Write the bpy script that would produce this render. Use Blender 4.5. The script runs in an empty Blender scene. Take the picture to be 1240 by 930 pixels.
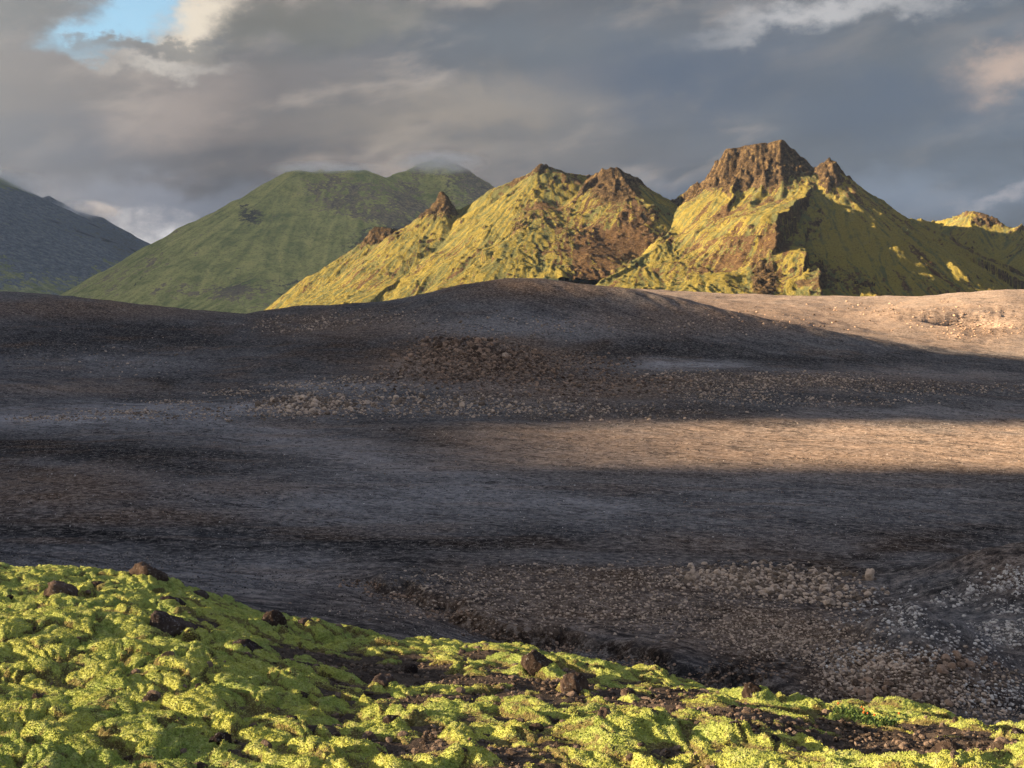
import bpy, math, random
import numpy as np
from mathutils import Vector, Matrix

random.seed(7)
RNG = np.random.default_rng(11)
sc = bpy.context.scene
COL = sc.collection

# ------------------------------------------------------------------ camera
F, CX, HR = 1500.0, 620.0, 400.0          # focal length in photo pixels, centre column, horizon row
cam = bpy.data.cameras.new("camera")
camo = bpy.data.objects.new("camera", cam)
COL.objects.link(camo)
cam.sensor_fit = 'HORIZONTAL'
cam.sensor_width = 36.0
cam.lens = F / 1240.0 * 36.0
cam.shift_y = -(465.0 - HR) / 1240.0
cam.clip_start = 0.5
cam.clip_end = 60000.0
camo.location = (0, 0, 0)
camo.rotation_euler = (math.radians(90), 0, 0)
sc.camera = camo

# ------------------------------------------------------------------ sun, sky, exposure
SUN_EL = 12.0
SUN_AZ = 6.0                               # light travels towards +x, a little towards +y
ld = Vector((math.cos(math.radians(SUN_AZ)) * math.cos(math.radians(SUN_EL)),
             math.sin(math.radians(SUN_AZ)) * math.cos(math.radians(SUN_EL)),
             -math.sin(math.radians(SUN_EL))))
sl = bpy.data.lights.new("sun", 'SUN')
sl.energy = 5.0
sl.angle = math.radians(0.8)
sl.color = (1.0, 0.74, 0.46)
so = bpy.data.objects.new("sun", sl)
COL.objects.link(so)
so.rotation_euler = ld.to_track_quat('-Z', 'Y').to_euler()

sc.view_settings.view_transform = 'Standard'
sc.view_settings.look = 'None'
sc.view_settings.gamma = 1.0
sc.view_settings.use_curve_mapping = False
EXPO = 2.75
sc.view_settings.exposure = EXPO
sc.cycles.use_denoising = True
sc.cycles.max_bounces = 5
sc.cycles.volume_bounces = 2
sc.cycles.volume_step_rate = 2.0
sc.cycles.volume_max_steps = 128


class NT:
    """small helper to write node trees"""
    def __init__(self, tree):
        self.t = tree
        tree.nodes.clear()

    def n(self, typ, _in=None, **kw):
        nd = self.t.nodes.new(typ)
        for k, v in kw.items():
            setattr(nd, k, v)
        for k, v in (_in or {}).items():
            self.set(nd.inputs[k], v)
        return nd

    def set(self, sock, v):
        if isinstance(v, bpy.types.NodeSocket):
            self.t.links.new(v, sock)
        elif isinstance(v, (tuple, list)) and len(v) == 3 and sock.type == 'RGBA':
            sock.default_value = (*v, 1)
        else:
            sock.default_value = v

    def m(self, op, a, b=None, c=None, clamp=False):
        nd = self.n('ShaderNodeMath', operation=op, use_clamp=clamp)
        self.set(nd.inputs[0], a)
        if b is not None:
            self.set(nd.inputs[1], b)
        if c is not None:
            self.set(nd.inputs[2], c)
        return nd.outputs[0]

    def ss(self, v, lo, hi, a=0.0, b=1.0, smooth=True):
        nd = self.n('ShaderNodeMapRange', interpolation_type='SMOOTHSTEP' if smooth else 'LINEAR')
        self.set(nd.inputs[0], v)
        nd.inputs[1].default_value = lo
        nd.inputs[2].default_value = hi
        nd.inputs[3].default_value = a
        nd.inputs[4].default_value = b
        return nd.outputs[0]

    def mix(self, f, a, b, blend='MIX'):
        nd = self.n('ShaderNodeMix', data_type='RGBA', blend_type=blend)
        self.set(nd.inputs[0], f)
        self.set(nd.inputs[6], a)
        self.set(nd.inputs[7], b)
        return nd.outputs[2]

    def noise(self, vec, scale, detail=4, rough=.55, dist=0.0, dim='3D'):
        nd = self.n('ShaderNodeTexNoise', {'Vector': vec, 'Scale': scale, 'Detail': detail,
                                           'Roughness': rough, 'Distortion': dist}, noise_dimensions=dim)
        return nd.outputs[0]

    def aniso(self, vec, scale, deg, loc=(0, 0, 0)):
        nd = self.n('ShaderNodeMapping', {'Vector': vec, 'Scale': tuple(1.0 / v for v in scale),
                                          'Rotation': (0, 0, math.radians(deg)), 'Location': loc}, vector_type='TEXTURE')
        return nd.outputs[0]

    def mapping(self, vec, scale=(1, 1, 1), rot=(0, 0, 0), loc=(0, 0, 0)):
        nd = self.n('ShaderNodeMapping', {'Vector': vec, 'Scale': scale, 'Rotation': rot, 'Location': loc})
        return nd.outputs[0]


SKYG = 1.0 / 2 ** EXPO                       # display value -> radiance at this exposure
world = bpy.data.worlds.new("World")
sc.world = world
world.use_nodes = True


def srgb(r, g, b):
    f = lambda c: (c / 255 / 12.92) if c / 255 <= .04045 else ((c / 255 + .055) / 1.055) ** 2.4
    return (f(r), f(g), f(b))


def build_world():
    N = NT(world.node_tree)
    sky = N.n('ShaderNodeTexSky', sky_type='NISHITA', sun_disc=False)
    sky.sun_elevation = math.radians(SUN_EL)
    sky.sun_rotation = math.atan2(-ld.x, -ld.y)
    sky.altitude = 600
    bg1 = N.n('ShaderNodeBackground', {'Color': N.mix(.55, sky.outputs[0], N.mix(1.0, sky.outputs[0], (.62, .95, 1.0), 'MULTIPLY')), 'Strength': 0.038})
    d = N.n('ShaderNodeTexCoord').outputs['Generated']
    sep = N.n('ShaderNodeSeparateXYZ', {0: d})
    x, y, z = sep.outputs
    az = N.m('ARCTAN2', x, y)                               # radians, right positive
    el = N.m('ARCSINE', z)
    # cloud-sheet coordinates (a flat layer seen from below)
    zz = N.m('ADD', N.m('MAXIMUM', z, 0.0), 0.10)
    sheet = N.n('ShaderNodeCombineXYZ', {0: N.m('DIVIDE', x, zz), 1: N.m('DIVIDE', y, zz), 2: 0.0}).outputs[0]
    # angular coordinates, slightly stretched along the streak direction
    ang = N.n('ShaderNodeCombineXYZ', {0: az, 1: N.m('MULTIPLY', el, 1.0), 2: 0.3}).outputs[0]
    streak = N.aniso(ang, (2.6, 12.0, 1), 9)
    nA = N.noise(streak, 1.7, 6, .55, .5)
    nB = N.noise(N.aniso(ang, (4.5, 11, 1), 14, (3, 1, 0)), 2.2, 7, .6, .25)
    nC = N.noise(sheet, 0.55, 6, .6, .3)
    nW = N.noise(N.mapping(ang, scale=(9, 14, 1), loc=(7, 2, 1)), 2.2, 8, .66)
    nV = N.noise(N.mapping(ang, scale=(9, 14, 1), loc=(1, 9, 4)), 2.2, 8, .66)
    azw = N.m('ADD', az, N.m('MULTIPLY', N.m('SUBTRACT', nW, .5), .075))
    elw = N.m('ADD', el, N.m('MULTIPLY', N.m('SUBTRACT', nV, .5), .075))

    def blob(px, row, rx, ry, tilt=0.0, inner=0.0):
        """soft elliptical patch of the cloud deck, 0..1, centred at a heading and height"""
        a0, e0 = math.atan((px - CX) / F), math.atan((HR - row) / F)
        ax, ey = rx / F, ry / F
        da = N.m('SUBTRACT', azw, a0)
        de = N.m('SUBTRACT', elw, e0)
        c, s = math.cos(math.radians(tilt)), math.sin(math.radians(tilt))
        p = N.m('DIVIDE', N.m('ADD', N.m('MULTIPLY', da, c), N.m('MULTIPLY', de, s)), ax)
        q = N.m('DIVIDE', N.m('SUBTRACT', N.m('MULTIPLY', de, c), N.m('MULTIPLY', da, s)), ey)
        r2 = N.m('ADD', N.m('MULTIPLY', p, p), N.m('MULTIPLY', q, q))
        return N.ss(N.m('SQRT', r2), 1.0, inner)

    # base deck: warm grey on the sun side, blue grey to the right
    base = N.mix(N.ss(az, -.25, .42), srgb(114, 105, 102), srgb(80, 90, 106))
    base = N.mix(N.ss(nA, .38, .66), base, N.mix(.7, base, srgb(64, 69, 80)))
    base = N.mix(N.m('MULTIPLY', N.m('MULTIPLY', N.ss(nB, .47, .68), .65), N.ss(az, .05, .30, 1.0, .3)), base, srgb(180, 165, 152))
    col = base
    for (px, row, rx, ry, tilt, rgb, amt) in [
            (570, 135, 330, 65, 5, (156, 142, 126), .7),
            (830, 95, 260, 75, 0, (56, 70, 95), .95),
            (660, 50, 260, 45, 0, (88, 94, 104), .6),
            (1080, 135, 200, 60, 0, (60, 74, 97), .9),
            (1000, 22, 220, 28, 9, (190, 187, 187), .9),
            (1180, 8, 130, 26, 6, (170, 168, 170), .6),
            (1225, 100, 85, 48, 28, (198, 170, 150), .9),
            (1000, 250, 380, 60, 0, (116, 127, 146), .85),
            (640, 185, 230, 45, 0, (118, 113, 110), .6),
            (80, 195, 200, 80, 0, (92, 95, 108), .8),
            (40, 120, 130, 40, 0, (112, 104, 102), .5),
            (215, 150, 130, 60, 20, (168, 152, 142), .7),
            (180, 255, 260, 45, 0, (132, 136, 150), .8),
            (200, 300, 150, 46, 0, (226, 222, 224), 1.0),
            (25, 22, 120, 62, 0, (66, 72, 78), .95),
            (350, 40, 190, 55, 8, (92, 88, 78), .85),
            (460, 25, 120, 40, 0, (114, 110, 98), .6),
            (1215, 248, 80, 16, 6, (165, 160, 165), .7)]:
        col = N.mix(N.m('MULTIPLY', blob(px, row, rx, ry, tilt), amt), col, srgb(*rgb))
    # bright cream edge of the gap
    col = N.mix(blob(238, 34, 80, 50, 40, .2), col, srgb(236, 220, 196))
    col = N.mix(N.m('MULTIPLY', blob(190, 96, 110, 20, 2), .8), col, srgb(205, 196, 184))
    col = N.mix(N.m('MULTIPLY', blob(185, 72, 125, 15, 3, .3), .75), col, srgb(104, 102, 100))
    col = N.mix(N.m('MULTIPLY', blob(330, 30, 90, 36, 10, .2), .75), col, srgb(100, 94, 84))
    # overhead and around, out of view: same deck, thinner and brighter with height
    hi = N.ss(el, .28, .75)
    hi_col = N.mix(N.ss(nC, .35, .68), srgb(118, 140, 182), srgb(198, 208, 230))
    col = N.mix(hi, col, hi_col)
    # the deck glows more on the side of the low sun
    sdot = N.n('ShaderNodeVectorMath', operation='DOT_PRODUCT')
    N.set(sdot.inputs[0], d)
    sdot.inputs[1].default_value = (-ld.x, -ld.y, -ld.z)
    col = N.mix(N.ss(sdot.outputs['Value'], .15, 1.0, smooth=False), col, srgb(244, 236, 224))
    # below the horizon
    col = N.mix(N.ss(el, -.03, -.08), col, srgb(60, 58, 58))
    bg2 = N.n('ShaderNodeBackground', {'Color': col, 'Strength': SKYG * .93})
    # hole in the deck where blue shows
    gap = N.m('MAXIMUM', N.m('MAXIMUM', blob(135, 45, 100, 46, 20, .3), blob(180, 8, 70, 46, 40, .3)), N.m('MULTIPLY', hi, N.ss(nC, .46, .34)))
    bar = blob(185, 72, 125, 15, 3, .3)
    gap = N.m('MULTIPLY', gap, N.m('SUBTRACT', 1.0, N.m('MULTIPLY', bar, .95)))
    bar2 = blob(40, 12, 105, 52, -12, .4)
    gap = N.m('MULTIPLY', gap, N.m('SUBTRACT', 1.0, N.m('MULTIPLY', bar2, .9)))
    mx = N.n('ShaderNodeMixShader', {0: N.m('MULTIPLY', gap, .92), 1: bg2.outputs[0], 2: bg1.outputs[0]})
    out = N.n('ShaderNodeOutputWorld')
    N.t.links.new(mx.outputs[0], out.inputs[0])


build_world()

# ------------------------------------------------------------------ numpy noise


def _hash(ix, iy, seed):
    h = (ix.astype(np.uint32) * np.uint32(374761393) + iy.astype(np.uint32) * np.uint32(668265263)
         + np.uint32((seed * 2246822519 + 3266489917) & 0xffffffff))
    h = (h ^ (h >> np.uint32(13))) * np.uint32(1274126177)
    h = (h ^ (h >> np.uint32(15))) * np.uint32(2246822519)
    return h ^ (h >> np.uint32(16))


def perlin(x, y, seed=0):
    x = np.asarray(x, dtype=np.float64)
    y = np.asarray(y, dtype=np.float64)
    x0 = np.floor(x)
    y0 = np.floor(y)
    fx, fy = x - x0, y - y0
    ix, iy = x0.astype(np.int64), y0.astype(np.int64)
    u = fx * fx * fx * (fx * (fx * 6 - 15) + 10)
    v = fy * fy * fy * (fy * (fy * 6 - 15) + 10)

    def g(dx, dy):
        a = _hash(ix + dx, iy + dy, seed).astype(np.float64) * (2 * math.pi / 4294967296.0)
        return np.cos(a) * (fx - dx) + np.sin(a) * (fy - dy)
    a = g(0, 0) * (1 - u) + g(1, 0) * u
    b = g(0, 1) * (1 - u) + g(1, 1) * u
    return (a * (1 - v) + b * v) * 1.5


def fbm(x, y, octv=4, seed=0, gain=.5, lac=2.03):
    s, a, t = 0, 1.0, 0.0
    for i in range(octv):
        s = s + a * perlin(x, y, seed + i * 17)
        t += a
        a *= gain
        x = x * lac + 13.7
        y = y * lac + 7.3
    return s / t * 1.35


def ridged(x, y, octv=4, seed=0, gain=.55, lac=2.05):
    s, a, t = 0, 1.0, 0.0
    for i in range(octv):
        s = s + a * (1 - np.abs(perlin(x, y, seed + i * 31)) * 1.8)
        t += a
        a *= gain
        x = x * lac + 3.1
        y = y * lac + 9.7
    return s / t


def worley(x, y, seed=0, jit=.9):
    x0 = np.floor(x).astype(np.int64)
    y0 = np.floor(y).astype(np.int64)
    f1 = np.full(x.shape, 9.0)
    f2 = np.full(x.shape, 9.0)
    idr = np.zeros(x.shape)
    for dx in (-1, 0, 1):
        for dy in (-1, 0, 1):
            cx, cy = x0 + dx, y0 + dy
            h1 = _hash(cx, cy, seed).astype(np.float64) / 4294967296.0
            h2 = _hash(cx, cy, seed + 101).astype(np.float64) / 4294967296.0
            px = cx + .5 + (h1 - .5) * jit
            py = cy + .5 + (h2 - .5) * jit
            dd = np.hypot(px - x, py - y)
            near = dd < f1
            f2 = np.where(near, f1, np.minimum(f2, dd))
            idr = np.where(near, (h1 * 7.13 + h2 * 3.7) % 1.0, idr)
            f1 = np.where(near, dd, f1)
    return f1, f2, idr


def sstep(v, a, b):
    t = np.clip((v - a) / (b - a), 0, 1)
    return t * t * (3 - 2 * t)


# ------------------------------------------------------------------ mesh helpers
def grid_mesh(name, X, Y, Z, mat, attrs=None, keep=None, smooth=True, wrap=False):
    nr, nc = X.shape
    co = np.stack([X, Y, Z], -1).reshape(-1, 3).astype(np.float32)
    ii, jj = np.meshgrid(np.arange(nr - 1), np.arange(nc if wrap else nc - 1), indexing='ij')
    j2 = (jj + 1) % nc
    q = np.stack([ii * nc + jj, ii * nc + j2, (ii + 1) * nc + j2, (ii + 1) * nc + jj], -1).reshape(-1, 4)
    if keep is not None:
        k = keep.reshape(-1)
        q = q[k[q].any(1)]
        used = np.zeros(len(co), bool)
        used[q.reshape(-1)] = True
        remap = np.cumsum(used) - 1
        q = remap[q]
        co = co[used]
        if attrs:
            attrs = {n: a.reshape(len(used), -1)[used] for n, a in attrs.items()}
    return raw_mesh(name, co, q, mat, attrs, smooth)


def raw_mesh(name, co, faces, mat, attrs=None, smooth=True):
    me = bpy.data.meshes.new(name)
    nf, k = faces.shape
    me.vertices.add(len(co))
    me.vertices.foreach_set('co', np.ascontiguousarray(co, dtype=np.float32).reshape(-1))
    me.loops.add(nf * k)
    me.loops.foreach_set('vertex_index', np.ascontiguousarray(faces, dtype=np.int32).reshape(-1))
    me.polygons.add(nf)
    me.polygons.foreach_set('loop_start', np.arange(0, nf * k, k, dtype=np.int32))
    me.polygons.foreach_set('use_smooth', np.full(nf, smooth, dtype=bool))
    for n, a in (attrs or {}).items():
        at = me.attributes.new(n, 'FLOAT', 'POINT')
        at.data.foreach_set('value', np.ascontiguousarray(a, dtype=np.float32).reshape(-1))
    me.update(calc_edges=True)
    me.materials.append(mat)
    o = bpy.data.objects.new(name, me)
    COL.objects.link(o)
    return o


def tag(o, label=None, cat=None, group=None, kind=None):
    if label:
        o['label'] = label
    if cat:
        o['category'] = cat
    if group:
        o['group'] = group
    if kind:
        o['kind'] = kind
    return o


def new_mat(name):
    m = bpy.data.materials.new(name)
    m.use_nodes = True
    return m, NT(m.node_tree)


def finish(N, color, rough=.95, bump=None, bstr=.5, bdist=1.0, spec=0.0, normal=None):
    if spec > 0:
        b = N.n('ShaderNodeBsdfPrincipled', {'Base Color': color, 'Roughness': rough})
        b.inputs['Specular IOR Level'].default_value = spec
    else:
        b = N.n('ShaderNodeBsdfDiffuse', {'Color': color, 'Roughness': .8})
    if bump is not None:
        bn = N.n('ShaderNodeBump', {'Height': bump, 'Strength': bstr, 'Distance': bdist})
        N.t.links.new(bn.outputs[0], b.inputs['Normal'])
    out = N.n('ShaderNodeOutputMaterial')
    N.t.links.new(b.outputs[0], out.inputs[0])
    return b


def attr(N, name):
    return N.n('ShaderNodeAttribute', attribute_name=name).outputs['Fac']


# ------------------------------------------------------------------ materials
def mat_ground():
    m, N = new_mat("volcanic_sand")
    p = N.n('ShaderNodeNewGeometry').outputs['Position']
    st = N.noise(N.aniso(p, (.013, .045, .05), -32), 1.0, 11, .74, 1.2)
    st2 = N.noise(N.aniso(p, (.12, .20, .2), -36), 1.0, 9, .78, 1.0)
    rl = N.noise(N.aniso(p, (.014, .055, .05), -34), 1.0, 6, .6, .5)
    rline = N.ss(N.m('ABSOLUTE', N.m('SUBTRACT', rl, .5)), .020, .004)
    grain = N.noise(p, 2.6, 5, .8)
    grit = N.noise(p, .6, 7, .85)
    mid = N.noise(p, .05, 9, .75, .5)
    c = N.mix(N.ss(N.m('ADD', N.m('MULTIPLY', st, .6), N.m('MULTIPLY', N.noise(N.aniso(p, (.004, .012, .01), -34), 1.0, 5, .55, .6), .4)), .42, .58), (.052, .053, .059), (.140, .138, .146))
    c = N.mix(N.m('MULTIPLY', N.ss(mid, .44, .60), .40), c, (.165, .152, .148))
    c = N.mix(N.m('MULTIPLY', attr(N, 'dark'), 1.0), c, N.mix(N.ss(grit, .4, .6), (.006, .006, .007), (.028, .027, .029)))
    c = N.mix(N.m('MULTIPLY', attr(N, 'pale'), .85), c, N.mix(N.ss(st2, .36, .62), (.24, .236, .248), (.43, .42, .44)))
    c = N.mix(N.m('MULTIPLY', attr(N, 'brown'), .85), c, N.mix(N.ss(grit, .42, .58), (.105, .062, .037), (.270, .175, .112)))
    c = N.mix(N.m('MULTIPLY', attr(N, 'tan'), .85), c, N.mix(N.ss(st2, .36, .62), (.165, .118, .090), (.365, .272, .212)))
    c = N.mix(N.m('MULTIPLY', N.ss(st2, .44, .36), .55), c, N.mix(.7, c, (.014, .014, .015)))
    c = N.mix(N.m('MULTIPLY', N.m('MULTIPLY', rline, N.ss(mid, .42, .58)), .75), c, (.026, .024, .025))
    c = N.mix(N.m('MULTIPLY', N.ss(grit, .52, .58), .60), c, N.mix(.55, c, (.50, .44, .40)))
    c = N.mix(N.m('MULTIPLY', N.ss(grit, .48, .42), .80), c, N.mix(.75, c, (.012, .012, .013)))
    g2 = N.noise(p, .24, 7, .85)
    c = N.mix(N.m('MULTIPLY', N.ss(g2, .47, .40), .35), c, N.mix(.7, c, (.014, .014, .015)))
    c = N.mix(N.m('MULTIPLY', N.ss(g2, .53, .60), .25), c, N.mix(.5, c, (.42, .38, .35)))
    sp = N.ss(grain, .60, .70)
    c = N.mix(N.m('MULTIPLY', sp, .35), c, (.26, .22, .19))
    c = N.mix(N.m('MULTIPLY', N.ss(grain, .44, .34), .55), c, (.025, .023, .023))
    h = N.m('ADD', N.m('MULTIPLY', grain, .20), N.m('ADD', N.m('MULTIPLY', grit, .45), N.m('MULTIPLY', N.noise(p, .16, 4, .7), .9)))
    finish(N, c, .95, h, .7, 1.0)
    return m


def mat_mountain(name, moss_a, moss_b, brown_a, brown_b, rock_a, rock_b, s=1.0):
    m, N = new_mat(name)
    p = N.n('ShaderNodeNewGeometry').outputs['Position']
    n1 = N.noise(p, .035 / s, 7, .68, .4)
    n2 = N.noise(p, .16 / s, 5, .72)
    fine = N.noise(p, .45 / s, 4, .7)
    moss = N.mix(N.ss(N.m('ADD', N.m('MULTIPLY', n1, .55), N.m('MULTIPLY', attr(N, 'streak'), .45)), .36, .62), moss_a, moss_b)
    brown = N.mix(N.ss(n2, .35, .65), brown_a, brown_b)
    rock = N.mix(N.ss(n2, .36, .66), rock_a, rock_b)
    br = N.m('ADD', attr(N, 'scree'), N.m('MULTIPLY', N.m('SUBTRACT', n2, .5), 1.5))
    br = N.m('ADD', br, N.m('MULTIPLY', N.m('SUBTRACT', n1, .5), 1.1))
    c = N.mix(N.ss(br, .42, .58), moss, brown)
    rk = N.m('ADD', attr(N, 'rock'), N.m('MULTIPLY', N.m('SUBTRACT', n2, .5), 1.3))
    c = N.mix(N.ss(rk, .40, .60), c, rock)
    c = N.mix(N.m('MULTIPLY', N.ss(fine, .52, .36), .6), c, N.mix(.7, c, (.02, .017, .012)))
    c = N.mix(N.m('MULTIPLY', N.ss(n2, .52, .66), .35), c, N.mix(.6, c, moss_b))
    h = N.m('ADD', N.m('MULTIPLY', n2, 5.0), N.m('MULTIPLY', fine, 1.6))
    finish(N, c, .95, h, 1.0, 1.0 * s)
    return m


def mat_moss():
    m, N = new_mat("woolly_moss")
    p = N.n('ShaderNodeNewGeometry').outputs['Position']
    n1 = N.noise(p, 1.3, 5, .6)
    n2 = N.noise(p, 9.0, 5, .65)
    n3 = N.noise(p, 42.0, 3, .7)
    c = N.mix(N.ss(n1, .36, .64), (.26, .345, .078), (.44, .475, .100))
    c = N.mix(N.m('MULTIPLY', N.ss(n2, .50, .66), .6), c, (.48, .50, .19))
    c = N.mix(N.m('MULTIPLY', N.ss(n2, .48, .34), .6), c, (.11, .105, .018))
    cv = N.m('ADD', attr(N, 'worn'), N.m('MULTIPLY', N.m('SUBTRACT', n2, .5), 1.4))
    c = N.mix(N.ss(cv, .40, .64), c, N.mix(N.ss(n3, .35, .65), (.07, .042, .018), (.15, .11, .035)))
    c = N.mix(N.m('MULTIPLY', N.ss(n3, .50, .36), .65), c, (.045, .048, .012))
    c = N.mix(N.m('MULTIPLY', N.ss(n3, .54, .68), .40), c, (.52, .52, .24))
    h = N.m('ADD', N.m('MULTIPLY', n2, .09), N.m('MULTIPLY', n3, .035))
    b = finish(N, c, 1.0, h, 1.0, 1.0, spec=.02)
    b.inputs['Sheen Weight'].default_value = .25
    b.inputs['Sheen Roughness'].default_value = .6
    b.inputs['Sheen Tint'].default_value = (.8, .85, .45, 1)
    return m


def mat_hillside():
    m, N = new_mat("gravelly_soil")
    p = N.n('ShaderNodeNewGeometry').outputs['Position']
    n1 = N.noise(p, 3.0, 5, .65)
    n2 = N.noise(p, 30.0, 4, .75)
    c = N.mix(N.ss(n1, .35, .65), (.046, .038, .034), (.100, .080, .066))
    c = N.mix(N.m('MULTIPLY', N.ss(n2, .52, .66), .5), c, (.22, .17, .14))
    grey = N.mix(N.ss(n2, .35, .65), (.05, .048, .052), (.13, .125, .128))
    c = N.mix(attr(N, 'grey'), c, grey)
    finish(N, c, .95, N.m('MULTIPLY', n2, .04), .8, 1.0)
    return m


def mat_stone(name, a, b, c2, vscale=1.0):
    m, N = new_mat(name)
    oi = N.n('ShaderNodeObjectInfo')
    p = N.n('ShaderNodeNewGeometry').outputs['Position']
    n1 = N.noise(p, 5.0 * vscale, 5, .65)
    n2 = N.noise(p, 26.0 * vscale, 4, .7)
    t = N.n('ShaderNodeAttribute', attribute_name='tone').outputs['Fac']
    c = N.mix(N.ss(N.m('ADD', n1, N.m('MULTIPLY', N.m('SUBTRACT', t, .5), .7)), .3, .7), a, b)
    c = N.mix(N.m('MULTIPLY', N.ss(n2, .56, .68), .6), c, c2)
    h = N.m('ADD', N.m('MULTIPLY', n1, .10 / vscale), N.m('MULTIPLY', n2, .035 / vscale))
    finish(N, c, .9, h, .8, 1.0)
    return m


M_GROUND = mat_ground()
M_YELLOW = mat_mountain("mossy_hill_slope", (.122, .128, .056), (.235, .195, .050), (.070, .044, .024), (.135, .086, .050),
                        (.032, .024, .016), (.135, .092, .052))
M_FAR = mat_mountain("green_mountain_slope", (.21, .245, .070), (.55, .51, .17), (.12, .098, .075), (.30, .24, .145),
                     (.030, .030, .028), (.06, .055, .048), s=3.5)
M_LEFT = mat_mountain("dark_mountain_slope", (.17, .20, .09), (.42, .42, .20), (.10, .12, .15), (.20, .215, .245),  # scree tones made bluish to stand in for distance haze
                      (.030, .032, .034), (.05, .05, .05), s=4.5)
M_MOSS = mat_moss()
def mat_shoot():
    m, N = new_mat("moss_shoot")
    p = N.n('ShaderNodeNewGeometry').outputs['Position']
    c = N.mix(N.ss(N.noise(p, 1.3, 5, .6), .36, .64), (.285, .375, .090), (.475, .505, .115))
    c = N.mix(N.m('MULTIPLY', N.ss(N.noise(p, 9.0, 5, .65), .48, .66), .6), c, (.62, .63, .30))
    c = N.mix(N.m('MULTIPLY', N.ss(N.noise(p, 60.0, 2, .7), .52, .40), .6), c, (.13, .11, .035))
    finish(N, c, 1.0)
    return m


M_SHOOT = mat_shoot()
M_HILL = mat_hillside()
M_STONE = mat_stone("tan_rubble", (.19, .145, .112), (.62, .49, .39), (.68, .59, .51), .3)
M_PALE = mat_stone("pale_rubble", (.34, .31, .30), (.70, .66, .63), (.72, .7, .67), .3)
M_DARKST = mat_stone("brown_rubble", (.09, .064, .050), (.40, .28, .205), (.52, .42, .34), .3)
M_LAVA = mat_stone("brown_lava_rock", (.050, .037, .031), (.135, .098, .080), (.38, .36, .34), 1.0)
M_LAVAG = mat_stone("dark_lava_rock", (.030, .024, .024), (.085, .066, .060), (.36, .34, .34), 1.0)
M_GRIT = mat_stone("plain_grit", (.020, .020, .022), (.36, .32, .29), (.40, .36, .33), .3)
M_GRAVEL = mat_stone("loose_gravel", (.058, .044, .036), (.20, .150, .118), (.34, .31, .29), 1.5)

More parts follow.
